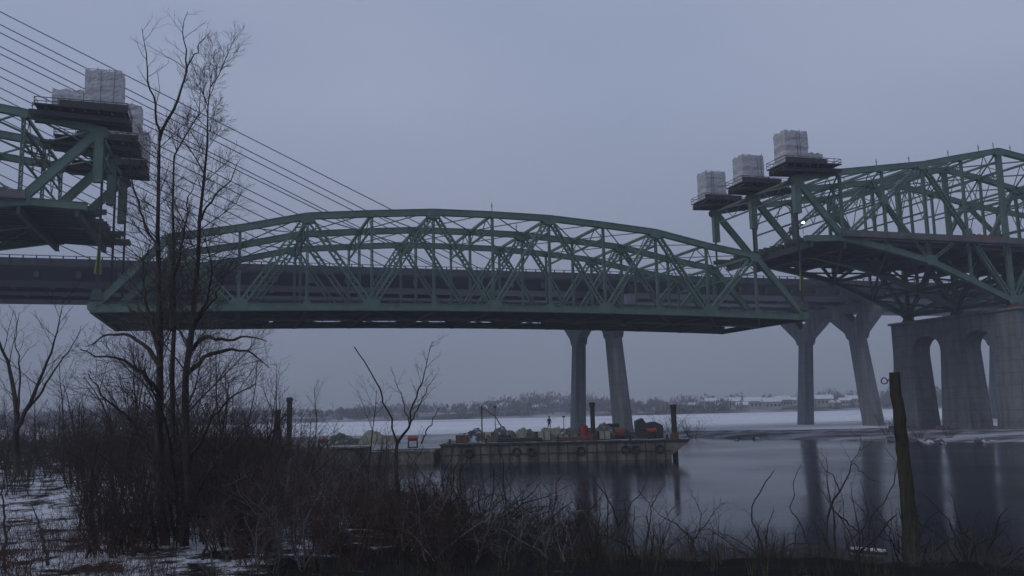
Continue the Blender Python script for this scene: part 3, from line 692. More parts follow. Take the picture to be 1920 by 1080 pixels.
def new_pier(tp, label):
    o = thing('bridge_pier', P(tp, 85.5, -7.2), label, 'bridge pier', 'Y topped piers of the new bridge')
    H = 1.45
    for (cb, wb, cn, wn) in ((69.9, 6.6, 73.9, 5.6), (100.6, 5.4, 97.8, 4.8)):
        b = MB(); n = 1
        sec = [(0, -7.3), (0.33, None), (0.66, None), (1, 17.6)]
        rings = []
        for k in range(9):
            f = k / 8; c = cb + (cn - cb) * f; w_ = wb + (wn - wb) * f; z = -7.3 + 24.9 * f; h = H + 0.2 * (1 - f); ch = 0.7
            rings.append([P(tp, c + x, z) + AL * y for x, y in ((-w_ / 2 + ch, -h), (w_ / 2 - ch, -h), (w_ / 2, -h + ch), (w_ / 2, h - ch), (w_ / 2 - ch, h), (-w_ / 2 + ch, h), (-w_ / 2, h - ch), (-w_ / 2, -h + ch))])
        vs = [v for r_ in rings for v in r_]; b.add(vs, [(k * 8 + i, k * 8 + (i + 1) % 8, (k + 1) * 8 + (i + 1) % 8, (k + 1) * 8 + i) for k in range(8) for i in range(8)])
        b.build('leg', M['conc'], o)
    b = MB(); E_ = AL * 1.45
    def q(*pts): b.prism([P(tp, c, z) for c, z in pts], -E_, E_)
    # two vees with a tie beam over them
    for (cn, wn, l, r) in ((73.9, 5.6, 62.8, 86.2), (97.8, 4.8, 85.0, 108.8)):
        m_ = cn
        q((cn - wn / 2, 17.6), (cn + wn / 2, 17.6), (cn + wn / 2 + .8, 19.4), (cn, 22.2), (cn - wn / 2 - .8, 19.4))
        q((cn - wn / 2 - .8, 19.4), (cn, 22.2), (cn - 3.2, 25.2), (l, 25.2))
        q((cn, 22.2), (cn + wn / 2 + .8, 19.4), (r, 25.2), (cn + 3.2, 25.2))
    b.prism([P(tp, c, z) for c, z in ((62.8, 25.2), (108.8, 25.2), (108.8, 27.6), (62.8, 27.6))], AL * -1.6, AL * 1.6)
    b.build('pier_cap', M['conc'], o)
    for c in (66, 73, 82, 89, 97, 105):
        b = MB(); b.box(-0.7, 0.7, -0.7, 0.7, 0, 0.8, M=Matrix.Translation(P(tp, c, 27.6)) @ Matrix.Rotation(PHI, 4, 'Z')); b.build('bearing_plinth', M['conc'], o)
    return o
new_pier(19.35, 'pale Y topped concrete pier standing left of the mossy dead trunk')
new_pier(11.55, 'pale concrete pier under the middle of the green span behind the barge')
new_pier(27.15, 'far pale concrete pier seen through the massive old pier at right')

# ------------------------------------------------------------------ the old main pier
def old_pier():
    o = thing('old_pier', P(17, WT, -7.2), 'massive old grey concrete pier with arched openings under the right arm', 'bridge pier')
    cs = [0, WT, 2 * WT]
    for i, cc in enumerate(cs):
        b = MB(); rings = []
        for k in range(7):
            f = k / 6; z = -7.3 + f * (10.2 + 7.3); h = 3.0 - 0.55 * f; wd = 3.9 - 0.9 * f
            rings.append([P(17, cc + x, z) + AL * y for x, y in ((-wd, -h), (wd, -h), (wd, h), (-wd, h))])
        vs = [v for r_ in rings for v in r_]; b.add(vs, [(k * 4 + j, k * 4 + (j + 1) % 4, (k + 1) * 4 + (j + 1) % 4, (k + 1) * 4 + j) for k in range(6) for j in range(4)])
        b.build('column', M['oldc'], o)
        b = MB(); b.box(-3.6, 3.6, -5.0, 5.0, 0, 1.5, M=Matrix.Translation(P(17, cc, -7.3)) @ Matrix.Rotation(PHI, 4, 'Z')); b.build('footing', M['oldc'], o)
    # cap wall with arched soffits between the columns
    b = MB()
    prof = [(-3.4, 17.4)]; low = [(-3.0, 10.2), (3.0, 10.2)]
    for g in (0, 1):
        a0, a1 = cs[g] + 3.0, cs[g + 1] - 3.0
        for k in range(1, 12):
            th_ = math.pi * k / 12; low.append(((a0 + a1) / 2 - (a1 - a0) / 2 * math.cos(th_), 10.2 + 3.6 * math.sin(th_) ** 0.8))
        low += [(a1, 10.2), (cs[g + 1] + 3.0, 10.2)]
    h = 2.45; topz = 17.0
    vs = []
    for y in (-h, h):
        for c, z in low: vs.append(P(17, c, z) + AL * y)
        for c, z in low: vs.append(P(17, c, topz) + AL * y)
    m_ = len(low); fs = []
    for i in range(m_ - 1):
        fs += [(i, i + 1, m_ + i + 1, m_ + i), (2 * m_ + i + 1, 2 * m_ + i, 3 * m_ + i, 3 * m_ + i + 1), (i + 1, i, 2 * m_ + i, 2 * m_ + i + 1), (m_ + i, m_ + i + 1, 3 * m_ + i + 1, 3 * m_ + i)]
    fs += [(0, m_, 3 * m_, 2 * m_), (m_ - 1, 3 * m_ - 1, 4 * m_ - 1, 2 * m_ - 1)]
    b.add(vs, fs); b.build('cap_wall', M['oldc'], o)
    b = MB(); b.box(-2.9, 2.9, -3.5, 2 * WT + 3.5, 0, 0.5, M=Matrix.Translation(P(17, 0, 17.0)) @ Matrix.Rotation(PHI, 4, 'Z')); b.build('coping', M['oldc'], o)
old_pier()

# ------------------------------------------------------------------ rocks along the bar
def rock_mesh(name, seed, m_):
    r_ = random.Random(seed); import bmesh
    bm = bmesh.new(); bmesh.ops.create_icosphere(bm, subdivisions=2, radius=1.0)
    ph = [r_.uniform(0, 6) for _ in range(6)]
    for v in bm.verts:
        c = v.co; k = 1 + 0.22 * math.sin(c.x * 3 + ph[0]) * math.cos(c.y * 2.6 + ph[1]) + 0.15 * math.sin(c.z * 4.3 + ph[2] + c.x * 2) + r_.uniform(-.06, .06)
        v.co = Vector((c.x * k, c.y * k * 0.8, c.z * k * 0.6))
    me = bpy.data.meshes.new(name); bm.to_mesh(me); bm.free(); me.materials.append(m_); return me
rms = [rock_mesh('boulder', s_, M['snowrock'] if s_ % 3 == 0 else M['rock']) for s_ in range(5)]
for i in range(46):
    px = rnd.uniform(1690, 1860) if i < 34 else rnd.uniform(1380, 1900); py = rnd.uniform(820, 833) if i < 34 else rnd.uniform(812, 829)
    p = on(px, py, 0.0); o = bpy.data.objects.new('boulder', rms[i % 5]); C.objects.link(o)
    s_ = rnd.uniform(0.35, 1.05); o.location = p; o.scale = (s_ * 1.3, s_, s_); o.rotation_euler = (0, 0, rnd.uniform(0, 6))
    tag(o, 'small dark boulder half covered with snow along the gravel bar', 'rock', 'boulders on the gravel bar')

# ------------------------------------------------------------------ barge and its load
BY = 116.0
BA = Vector((1, -0.035, 0)).normalized(); BN = Vector((0.035, 1, 0)).normalized()
b0 = at(1268, 858, BY); b0.z = 0
BL = 42.0
def B(u, v, z): return b0 - BA * u + BN * v + Vector((0, 0, z))
o = thing('work_barge', B(BL / 2, 6, 0), 'long low rusty work barge moored below the green span', 'barge')
b = MB()
prof = [(0.6, -0.6), (0.6, 0.5), (-1.7, 2.1), (-1.7, 2.5), (31.0, 2.5), (31.0, -0.6)]
b.prism([B(u, 0, z) for u, z in prof], (0, 0, 0), BN * 12); b.build('hull', M['barge'], o)
b = MB(); b.bar(B(-1.9, -0.06, 2.42), B(31.1, -0.06, 2.42), 0.3, 0.22)
for k in range(24): b.bar(B(1.4 + k * 1.28, -0.04, 0.1), B(1.4 + k * 1.28, -0.04, 2.3), 0.16, 0.12, up=BA)
b.bar(B(0.6, -0.04, 1.1), B(31, -0.04, 1.1), 0.12, 0.12); b.build('rubbing_strake', M['gdark'], o)
b = MB(); b.bar(B(-1.5, 6, 2.55), B(30.9, 6, 2.55), 11.6, 0.08); b.build('deck', M['bdeck'], o)
for k in range(7):
    b = MB(); b.tube([B(1 + k * 4.8, 0.5, 2.55), B(1 + k * 4.8, 0.5, 3.05), B(1 + k * 4.8, 0.5, 3.15)], [0.18, 0.15, 0.26], 8); b.build('bollard', M['black'], o)
rr_ = random.Random(21)
for u in (2.1, 5.3, 6.6, 12.4, 19.0, 20.9, 27.2):
    b = MB()
    n_ = 9; b.tube([B(u + 0.5 * math.cos(a), -0.16, 1.35 + 0.5 * math.sin(a)) for a in np.linspace(0, 2 * math.pi, n_)], 0.14, 6); b.build('tyre_fender', M['black'], o)
# second flat pontoon, to the left
o2 = thing('pontoon', B(38, 5, 0), 'small flat pontoon with a snowy edge left of the barge', 'pontoon')
b = MB(); b.prism([B(u, 0.5, z) for u, z in ((32.0, -0.5), (32.0, 1.5), (41.0, 1.5), (41.0, -0.5))], (0, 0, 0), BN * 8); b.build('hull', M['barge'], o2)
b = MB(); b.bar(B(31.95, 4.5, 1.62), B(41.05, 4.5, 1.62), 8.2, 0.18); b.build('deck', M['bdeck'], o2)
o2 = thing('pontoon', B(50, 8, 0), 'long low pontoon half hidden behind the shrubs at left', 'pontoon')
b = MB(); b.prism([B(u, 3.5, z) for u, z in ((42.5, -0.5), (42.5, 1.9), (58.0, 1.9), (59.0, 1.2), (59.0, -0.5))], (0, 0, 0), BN * 8); b.build('hull', M['barge'], o2)
b = MB(); b.bar(B(42.4, 7.5, 2.0), B(58.0, 7.5, 2.0), 8.2, 0.14); b.build('deck', M['bdeck'], o2)
def spud(px, ytop, Y, label, r=0.32):
    p = at(px, ytop, Y); o = thing('spud_pile', (p.x, p.y, 0), label, 'steel pile', 'steel piles standing beside the barges')
    b = MB(); b.tube([(p.x, p.y, -1.5), (p.x, p.y, p.z - 0.6)], r, 10); b.build('pile', M['black'], o)
    b = MB(); b.tube([(p.x, p.y, p.z - 0.6), (p.x, p.y, p.z - 0.1), (p.x, p.y, p.z)], [r * 1.25, r * 1.25, r * 0.8], 10); b.build('pile_cap', M['black'], o)
    b = MB(); b.tube([(p.x, p.y, 2.6), (p.x, p.y, 3.4)], r * 1.5, 10); b.build('guide_collar', M['rust'], o)
spud(1110, 754, 118, 'black steel pile standing behind the middle of the barge')
spud(1262, 758, 117, 'black steel pile at the right end of the barge', 0.36)
spud(543, 745, 121, 'black steel pile rising from the shrubs at left', 0.36)
spud(521, 768, 120, 'shorter rusty pile beside the tall black one at left', 0.34)
spud(903, 760, 119, 'thin dark pole standing on the left part of the barge', 0.09)
# covered loads
def heap(px, py, w_, d_, h, m_, label, cat, name, group=None, seed=0, box=False):
    p = at(px, py, BY + 5.5); p.z = 2.6; h *= 0.72; w_ *= 0.85
    r_ = random.Random(seed); import bmesh
    b = MB(); nu, nv = 15, 9; ph = [r_.uniform(0, 6) for _ in range(5)]; vs = []
    for i in range(nu):
        for j in range(nv):
            x = i / (nu - 1) * 2 - 1; y = j / (nv - 1) * 2 - 1; e = max(abs(x), abs(y))
            k = (1 - e ** (9 if box else 4)) ** (0.5) if e < 1 else 0
            z = h * k * (1 + (0.07 if box else 0.34) * math.sin(x * 3.1 + ph[0]) + (0.03 if box else 0.22) * math.sin(y * 4 + x * 2.3 + ph[1]) + r_.uniform(-.14, .14))
            vs.append((p.x + x * w_ / 2 * (1 + r_.uniform(-.02, .02)), p.y + y * d_ / 2, p.z + max(0, z)))
    fs = [(i * nv + j, (i + 1) * nv + j, (i + 1) * nv + j + 1, i * nv + j + 1) for i in range(nu - 1) for j in range(nv - 1)]
    b.add(vs, fs); return tag(b.build(name, m_), label, cat, group)
G_ = 'covered loads on the barge deck'
heap(886, 820, 4.2, 3.5, 1.8, M['snowrock'], 'jumbled dark and white heap at the left end of the barge', 'debris heap', 'debris_heap', None, 1)
heap(925, 820, 5.0, 3.4, 2.0, M['tarp'], 'grey green tarpaulin mound on the left part of the barge', 'covered load', 'covered_load', G_, 2)
heap(955, 818, 3.0, 3.0, 1.4, M['tarp'], 'low dull green tarpaulin heap next to the pale stack', 'covered load', 'covered_load', G_, 3)
heap(980, 812, 2.4, 2.2, 2.1, M['tarp2'], 'pale yellowish covered stack on the barge left of the worker', 'covered load', 'covered_load', G_, 4, True)
heap(1005, 818, 4.0, 3.0, 1.5, M['tarp'], 'dark green covered heap between the two pale stacks', 'covered load', 'covered_load', G_, 5)
heap(1034, 812, 3.6, 2.4, 2.2, M['tarp2'], 'pale covered stack under the standing worker', 'covered load', 'covered_load', G_, 6, True)
heap(1066, 816, 3.6, 2.8, 1.9, M['tarp'], 'dark covered block left of the red drum', 'covered load', 'covered_load', G_, 7, True)
heap(1130, 812, 4.5, 3.2, 2.0, M['tarp'], 'dark covered heap right of the red drum', 'covered load', 'covered_load', G_, 8)
heap(1175, 812, 3.6, 3.0, 1.3, M['gdark'], 'dark brown scrap heap on the right part of the barge', 'debris heap', 'debris_heap', None, 9)
heap(712, 830, 6.5, 3.0, 1.8, M['tarp2'], 'pale covered load on the pontoon behind the shrubs', 'covered load', 'covered_load', G_, 10)
heap(650, 830, 5.5, 3.0, 1.5, M['tarp'], 'low green covered load at the far left pontoon', 'covered load', 'covered_load', G_, 11)
def red_thing(px, py, Y, kind, label):
    p = at(px, py, Y)
    if kind == 'drum':
        o = thing('fuel_drum', (p.x, p.y, 2.6), label, 'drum'); b = MB()
        zz = [0, .05, .6, .65, .7, 1.25, 1.3, 1.35, 1.9, 1.95]; rr = [.55, .58, .55, .6, .55, .55, .6, .55, .55, .5]
        b.tube([(p.x, p.y, 2.6 + z) for z in zz], rr, 14); b.build('drum_body', M['red'], o)
        b = MB(); b.tube([(p.x + .2, p.y, 4.55), (p.x + .2, p.y, 4.7)], 0.1, 8); b.build('bung', M['black'], o)
    else:
        o = thing('plastic_tank', (p.x, p.y, 2.0), label, 'tank'); b = MB(); z = max(p.z, 3.0)
        b.tube([(p.x - .7, p.y, z), (p.x - .6, p.y, z), (p.x + .6, p.y, z), (p.x + .7, p.y, z)], [.2, .34, .34, .2], 14); b.build('tank_body', M['red'], o)
        b = MB()
        b.box(p.x - .6, p.x + .6, p.y - .12, p.y + .12, 2.0 if px < 800 else 2.62, 2.15 if px < 800 else 2.77)
        for s_ in (-.6, .6): b.prism([Vector((p.x + s_, p.y + a, q)) for a, q in ((-.5, 2.0 if px < 800 else 2.6), (.5, 2.0 if px < 800 else 2.6), (.3, z - .35), (-.3, z - .35))], (-.07, 0, 0), (.07, 0, 0))
        b.build('cradle', M['black'], o)
red_thing(1095, 815, 119, 'drum', 'red upright drum standing on the barge deck')
red_thing(1222, 808, 119, 'tank', 'red tank lying near the right end of the barge')
red_thing(606, 827, 123, 'tank', 'red tank seen through the shrubs at left')
red_thing(774, 822, 121, 'tank', 'dull red tank behind the slender sapling')
rc = random.Random(77)
def crate(u, v, w_, d_, h, mname, label, cat, name, grp=None, rz=0.0):
    q = B(u, v, 2.6); o = thing(name, q, label, cat, grp); Mx = Matrix.Translation(q) @ Matrix.Rotation(rz, 4, 'Z'); b = MB()
    b.box(-w_ / 2, w_ / 2, -d_ / 2, d_ / 2, 0.1, h, M=Mx); b.build('box', M[mname], o)
    b = MB()
    for x in (-w_ / 2, 0, w_ / 2): b.box(x - .05, x + .05, -d_ / 2 - .05, d_ / 2 + .05, 0, h + .04, M=Mx)
    b.box(-w_ / 2 - .06, w_ / 2 + .06, -d_ / 2 - .03, d_ / 2 + .03, 0.0, 0.1, M=Mx); b.build('batten', M['gdark'], o)
for i, (u, v, w_, d_, h, mn) in enumerate(((9.2, 3, 1.6, 1.2, 1.1, 'cream'), (11.2, 7, 2.2, 1.4, 1.5, 'rust'), (14.6, 2.2, 1.5, 1.0, 0.8, 'tarp2'), (17.4, 3, 1.8, 1.3, 1.2, 'cream'), (22.6, 2.4, 1.4, 1.1, 0.9, 'gdark'), (25.4, 4, 2.0, 1.4, 1.3, 'cream'), (28.4, 2.6, 1.5, 1.2, 1.0, 'rust'), (8.0, 8, 2.4, 1.6, 2.0, 'gdark'))):
    crate(u, v, w_, d_, h, mn, 'small battened crate number from the barge end'.replace('number from the barge end', ('beside the winch drum, cream coloured', 'rusty red, behind the drum on the barge', 'low and drab, at the barge edge', 'cream coloured, at the middle of the barge', 'low and dark, at the barge edge left of the worker', 'cream coloured, near the left heap', 'rusty, by the jumbled heap', 'tall and dark, behind the cream crate')[i]), 'crate', 'crate', 'crates on the barge', rc.uniform(-.3, .3))
for i, (u, v, ln, lb) in enumerate(((13.0, 1.4, 4.5, 'bundle of rusty pipes lying along the right half of the barge'), (20.5, 1.3, 5.5, 'bundle of dark pipes lying along the left half of the barge'))):
    o = thing('pipe_bundle', B(u, v, 2.6), lb, 'pipes'); 
    for k in range(5):
        b = MB(); y_ = v + (k % 3) * 0.26 + (0.13 if k > 2 else 0); z_ = 2.75 + (0.22 if k > 2 else 0); b.tube([B(u - ln / 2 + rc.uniform(-.4, .4), y_, z_), B(u + ln / 2 + rc.uniform(-.4, .4), y_, z_)], 0.12, 8); b.build('pipe', M['rust' if i == 0 else 'black'], o)
o = thing('guard_rail', B(18, 11.6, 2.6), 'thin dark railing along the far side of the barge', 'railing')
b = MB()
for k in range(24): b.bar(B(2 + k * 1.2, 11.6, 2.55), B(2 + k * 1.2, 11.6, 3.6), 0.06, 0.06, up=BA)
for z_ in (3.1, 3.6): b.bar(B(2, 11.6, z_), B(29.6, 11.6, z_), 0.05, 0.06)
b.build('rail', M['black'], o)
for i, (u, v, h, lb) in enumerate(((10.3, 8, 3.4, 'thin upright mast behind the red drum on the barge'), (14.4, 9, 3.0, 'thin upright mast right of the worker on the barge'), (24.0, 6, 4.6, 'thin upright mast above the left tarpaulin mound'))):
    q = B(u, v, 2.6); o = thing('light_mast', q, lb, 'mast'); b = MB(); b.tube([q, q + UP * h], [0.07, 0.04], 6); b.build('pole', M['black'], o); b = MB(); b.box(-.2, .2, -.1, .1, 0, .22, M=Matrix.Translation(q + UP * h)); b.build('lamp_head', M['black'], o)
# deckhouse / winch block at the right end
o = thing('winch_house', B(3.5, 6, 2.6), 'dark boxy winch house at the right end of the barge', 'winch house')
b = MB(); b.prism([B(u, 4, z) for u, z in ((1.0, 2.6), (4.6, 2.6), (4.6, 4.9), (3.7, 5.3), (3.3, 4.6), (2.0, 4.8), (1.0, 4.3))], (0, 0, 0), BN * 3.2); b.build('cabin', M['gdark'], o)
b = MB(); b.bar(B(4.3, 3.95, 4.0), B(3.4, 3.95, 4.0), 0.06, 0.6); b.build('window', M['glass'], o)
b = MB(); b.tube([B(6.2, 4, 3.4), B(7.6, 4, 3.4)], 0.75, 12); b.build('winch_drum', M['rust'], o)

# the worker on the covered stack
def person(p, label):
    me = bpy.data.meshes.new('person'); J = {}
    pts = [((0, 0, .93), .15), ((0, 0, 1.12), .15), ((0, .0, 1.36), .17), ((0, 0, 1.5), .065), ((0, -.02, 1.58), .085), ((0, -.02, 1.70), .10), ((0, -.01, 1.78), .06),
           ((.10, 0, .88), .10), ((.13, -.03, .48), .075), ((.14, .02, .08), .05), ((.15, -.16, .04), .035),
           ((-.10, 0, .88), .10), ((-.16, .03, .48), .075), ((-.2, .06, .08), .05), ((-.21, -.12, .04), .035),
           ((.22, 0, 1.40), .07), ((.30, .02, 1.13), .05), ((.24, -.16, .92), .035), ((-.22, 0, 1.40), .07), ((-.36, .0, 1.16), .05), ((-.40, -.18, .98), .035)]
    ed = [(0, 1), (1, 2), (2, 3), (3, 4), (4, 5), (5, 6), (0, 7), (7, 8), (8, 9), (9, 10), (0, 11), (11, 12), (12, 13), (13, 14), (2, 15), (15, 16), (16, 17), (2, 18), (18, 19), (19, 20)]
    for hi, sx in ((17, 1), (20, -1)):       # five fingers each
        h = Vector(pts[hi][0])
        for k in range(5):
            d = Vector((sx * (0.03 - 0.02 * k), -0.03 - (0.0 if k else -0.02), -0.07 if k else -0.03)); pts.append((tuple(h + d), .010)); ed.append((hi, len(pts) - 1))
    me.from_pydata([a for a, _ in pts], ed, []); o = bpy.data.objects.new('person', me); C.objects.link(o)
    md = o.modifiers.new('skin', 'SKIN'); o.modifiers.new('sub', 'SUBSURF').levels = 1
    sv = me.skin_vertices[0].data
    for i, (_, r_) in enumerate(pts): sv[i].radius = (r_, r_ * 0.9)
    sv[0].use_root = True
    me.materials.append(M['cloth']); o.location = p; o.rotation_euler = (0, 0, 0.5)
    tag(o, label, 'person')
    b = MB(); b.tube([(0, -.015, 1.715), (0, -.015, 1.77), (0, -.015, 1.83), (0, -.015, 1.86)], [.125, .12, .08, .02], 10)
    hat = b.build('hood', M['cloth'], o)
person(at(1030, 802, BY + 5.5) + Vector((0, 0, -0.25)), 'person in dark clothes standing on the covered stack of the barge')

# ------------------------------------------------------------------ vegetation
class TW:
    """numpy tube collector for branches"""
    def __init__(s, seed): s.r = np.random.RandomState(seed); s.V = {}; s.F = {}; s.n = {}
    def tube(s, pts, r0, r1, key, n=3):
        pts = np.asarray(pts, float); m_ = len(pts)
        d = np.gradient(pts, axis=0); d /= np.linalg.norm(d, axis=1)[:, None] + 1e-9
        ref = np.array([0.3, 0.9, 0.2]); a = np.cross(d, ref); a /= np.linalg.norm(a, axis=1)[:, None] + 1e-9; b = np.cross(d, a)
        rr = np.linspace(r0, r1, m_)[:, None, None] if np.isscalar(r0) else np.asarray(r0)[:, None, None]
        an = np.arange(n) * 2 * math.pi / n
        ring = pts[:, None, :] + rr * (a[:, None, :] * np.cos(an)[None, :, None] + b[:, None, :] * np.sin(an)[None, :, None])
        base = s.n.get(key, 0)
        idx = base + np.arange(m_ - 1)[:, None] * n + np.arange(n)[None, :]
        nx_ = base + np.arange(m_ - 1)[:, None] * n + (np.arange(n)[None, :] + 1) % n
        s.F.setdefault(key, []).append(np.stack([idx, nx_, nx_ + n, idx + n], -1).reshape(-1, 4)); s.V.setdefault(key, []).append(ring.reshape(-1, 3)); s.n[key] = base + m_ * n
    def curve(s, p, d, ln, seg, wob, up):
        pts = [np.array(p, float)]; d = np.array(d, float); d /= np.linalg.norm(d)
        for i in range(seg):
            d = d + s.r.normal(0, wob, 3) + np.array([0, 0, up / seg]); d /= np.linalg.norm(d); pts.append(pts[-1] + d * ln / seg)
        return np.array(pts)
    def kids(s, pts, rad, lev, count, lenf, key, spread=(0.5, 1.0), up=0.25, start=0.25, wob=0.13, taper=0.55, base_len=None):
        """side branches off a polyline, recursive"""
        if lev <= 0: return
        seg = np.linalg.norm(np.diff(pts, axis=0), axis=1); tot = seg.sum(); cum = np.concatenate([[0], np.cumsum(seg)]) / tot
        bl = base_len or tot
        for i in range(count):
            f = start + (1 - start) * (i + s.r.rand()) / count; f = min(f, 0.98)
            p = np.array([np.interp(f, cum, pts[:, k]) for k in range(3)]); j = min(np.searchsorted(cum, f), len(pts) - 1)
            d = pts[j] - pts[j - 1]; d /= np.linalg.norm(d) + 1e-9
            q = s.r.normal(0, 1, 3); q -= d * q.dot(d); q /= np.linalg.norm(q) + 1e-9
            an = s.r.uniform(*spread); nd = d * math.cos(an) + q * math.sin(an)
            ln = bl * lenf * s.r.uniform(0.5, 1.3) * (1.15 - 0.6 * f); r_ = max(min(rad * (1 - f * 0.7) * taper, ln * 0.0115), 0.0035)
            c = s.curve(p, nd, ln, 4 if lev > 1 else 3, wob, up)
            s.tube(c, r_, max(r_ * 0.35, 0.003), key, 4 if r_ > 0.03 else 3)
            s.kids(c, r_, lev - 1, max(2, int(count * 0.45)), 0.5, key, spread, up, 0.2, wob, 0.6)
    def mesh(s, name, key, m_, parent=None):
        return np_mesh(name, np.concatenate(s.V[key]), np.concatenate(s.F[key]), m_, parent)
def px_path(pts, Y, dy=0.0, seed=0):
    r_ = random.Random(seed); out_ = []
    for i, q in enumerate(pts):
        yy = Y + (q[2] if len(q) > 2 else 0) + dy * i / max(1, len(pts) - 1); out_.append(at(q[0], q[1], yy))
    return np.array([tuple(v) for v in out_])
def resample(p, k):
    seg = np.linalg.norm(np.diff(p, axis=0), axis=1); cum = np.concatenate([[0], np.cumsum(seg)]); f = np.linspace(0, cum[-1], k)
    return np.stack([np.interp(f, cum, p[:, i]) for i in range(3)], 1)
def tree(name, label, limbs, Y, seed, kmat='twig', group=None, cat='bare tree', smooth_pts=14):
    """limbs: list of (pixel path, r0, r1, depth drift, kids, levels, len factor)"""
    t = TW(seed)
    for (pts, r0, r1, dy, kc, lev, lf) in limbs:
        p = px_path(pts, Y, dy); p = resample(p, smooth_pts); p[1:-1] += t.r.normal(0, 0.025, p[1:-1].shape)
        t.tube(p, r0, r1, 'trunk', 6); t.kids(p, r0, lev, kc, lf, 'crown')
    x, y = px_path(limbs[0][0][:1], Y)[0][:2]; z = float(gz(x, y))
    o = thing(name, (x, y, z), label, cat, group)
    a = t.mesh('trunk', 'trunk', M['bark'], o); a.matrix_parent_inverse = Matrix.Translation((-x, -y, -z))
    if 'crown' in t.V:
        a = t.mesh('crown', 'crown', M[kmat], o); a.matrix_parent_inverse = Matrix.Translation((-x, -y, -z))
    return o
# tall twin-stemmed tree at left
TY = 27.0
tree('bare_tree', 'tallest bare tree with several upright stems in front of the left bridge arm', [
    ([(310, 1075), (302, 900), (298, 760), (302, 640), (296, 520), (297, 400), (299, 262)], 0.165, 0.04, 0.6, 36, 3, 0.17),
    ([(299, 262), (308, 238), (335, 180), (348, 135), (347, 80), (340, 50), (352, 22)], 0.055, 0.008, 0.5, 10, 2, 0.34),
    ([(299, 262), (292, 205), (278, 150), (272, 95), (266, 52)], 0.045, 0.008, -0.8, 9, 2, 0.34),
    ([(348, 135), (362, 105), (378, 78), (396, 55)], 0.03, 0.006, 0.5, 7, 2, 0.4),
    ([(345, 1070), (352, 930), (348, 790), (350, 690), (362, 600), (372, 480), (372, 400), (386, 310), (388, 220), (398, 132)], 0.16, 0.01, -1.2, 40, 3, 0.16),
    ([(322, 820), (326, 640), (325, 450), (322, 300), (342, 262), (368, 230), (376, 170)], 0.09, 0.01, 1.6, 22, 2, 0.14),
    ([(302, 690), (275, 650), (235, 625), (195, 628), (160, 650)], 0.09, 0.012, 2.0, 12, 3, 0.30),
    ([(300, 740), (270, 700), (225, 672), (185, 668), (150, 655)], 0.08, 0.012, -2.0, 12, 3, 0.30),
    ([(300, 640), (270, 560), (268, 500), (285, 440)], 0.06, 0.01, 1.0, 16, 3, 0.4),
    ([(352, 640), (390, 560), (398, 500), (385, 440)], 0.06, 0.01, -1.0, 16, 3, 0.4),
    ([(322, 620), (318, 540), (340, 480), (335, 430)], 0.06, 0.01, 2.0, 16, 3, 0.4),
    ([(310, 900), (240, 780), (190, 740), (165, 700)], 0.07, 0.01, -2.5, 16, 3, 0.34),
    ([(348, 880), (400, 780), (440, 740), (480, 720)], 0.07, 0.01, -2.0, 16, 3, 0.34),
    ([(298, 660), (285, 620), (262, 590), (235, 570)], 0.07, 0.012, 1.0, 10, 3, 0.34),
    ([(352, 700), (385, 668), (430, 655), (470, 660), (505, 690)], 0.09, 0.012, 2.0, 12, 3, 0.30),
    ([(355, 660), (385, 630), (420, 640), (460, 632), (500, 640)], 0.08, 0.012, -1.5, 12, 3, 0.30),
    ([(358, 630), (378, 590), (402, 560), (420, 520)], 0.06, 0.01, -1.5, 9, 3, 0.30),
    ([(297, 470), (262, 400), (245, 330), (240, 270)], 0.05, 0.008, 1.0, 8, 2, 0.25),
    ([(372, 420), (400, 370), (430, 340), (450, 300)], 0.045, 0.008, 1.0, 8, 2, 0.3),
    ([(325, 520), (345, 440), (352, 370), (372, 330)], 0.045, 0.008, -1.0, 8, 2, 0.3),
    ([(345, 1000), (380, 900), (430, 830), (470, 800)], 0.05, 0.01, -2.0, 8, 2, 0.3),
    ([(330, 1010), (300, 880), (262, 800), (230, 770)], 0.06, 0.01, -2.0, 10, 3, 0.3)], TY, 11, 'twig_g')
tree('bare_tree', 'bare forked tree standing at the far left edge', [
    ([(32, 890), (30, 800), (28, 745), (18, 690), (2, 640), (-14, 590), (-20, 560)], 0.15, 0.01, 0.6, 13, 3, 0.26),
    ([(30, 808), (48, 775), (72, 720), (96, 660), (112, 600), (118, 560)], 0.10, 0.008, -1.0, 14, 3, 0.27),
    ([(50, 770), (82, 730), (105, 690), (140, 640), (152, 610)], 0.06, 0.008, 1.5, 10, 3, 0.27),
    ([(34, 770), (38, 700), (30, 640), (36, 585)], 0.05, 0.008, 1.5, 9, 3, 0.27)], 36, 12)
tree('sapling', 'slender sapling with fine upward twigs in front of the water centre left', [
    ([(748, 1050), (746, 930), (742, 860), (745, 830)], 0.10, 0.06, 0.3, 8, 2, 0.2),
    ([(745, 830), (768, 800), (771, 770), (785, 735), (797, 700), (803, 665), (812, 640)], 0.05, 0.006, 0.5, 14, 2, 0.28),
    ([(771, 790), (790, 750), (808, 720), (818, 700)], 0.025, 0.005, -0.5, 7, 2, 0.3),
    ([(768, 800), (758, 760), (742, 715), (732, 690)], 0.025, 0.005, 1.0, 7, 2, 0.3),
    ([(745, 830), (730, 780), (712, 725), (688, 685), (664, 650)], 0.038, 0.02, -0.6, 3, 1, 0.12),
    ([(790, 830), (805, 800), (822, 765)], 0.03, 0.01, 0.5, 4, 1, 0.2)], 30, 13)
tree('dead_branch', 'leaning dark dead branch over the dark water in the middle', [
    ([(1170, 1078), (1165, 1010), (1150, 955), (1130, 920), (1104, 888)], 0.06, 0.012, -0.4, 4, 2, 0.2),
    ([(1160, 985), (1180, 950), (1205, 920), (1218, 880)], 0.035, 0.008, 0.5, 6, 2, 0.3)], 37, 14, cat='branch')
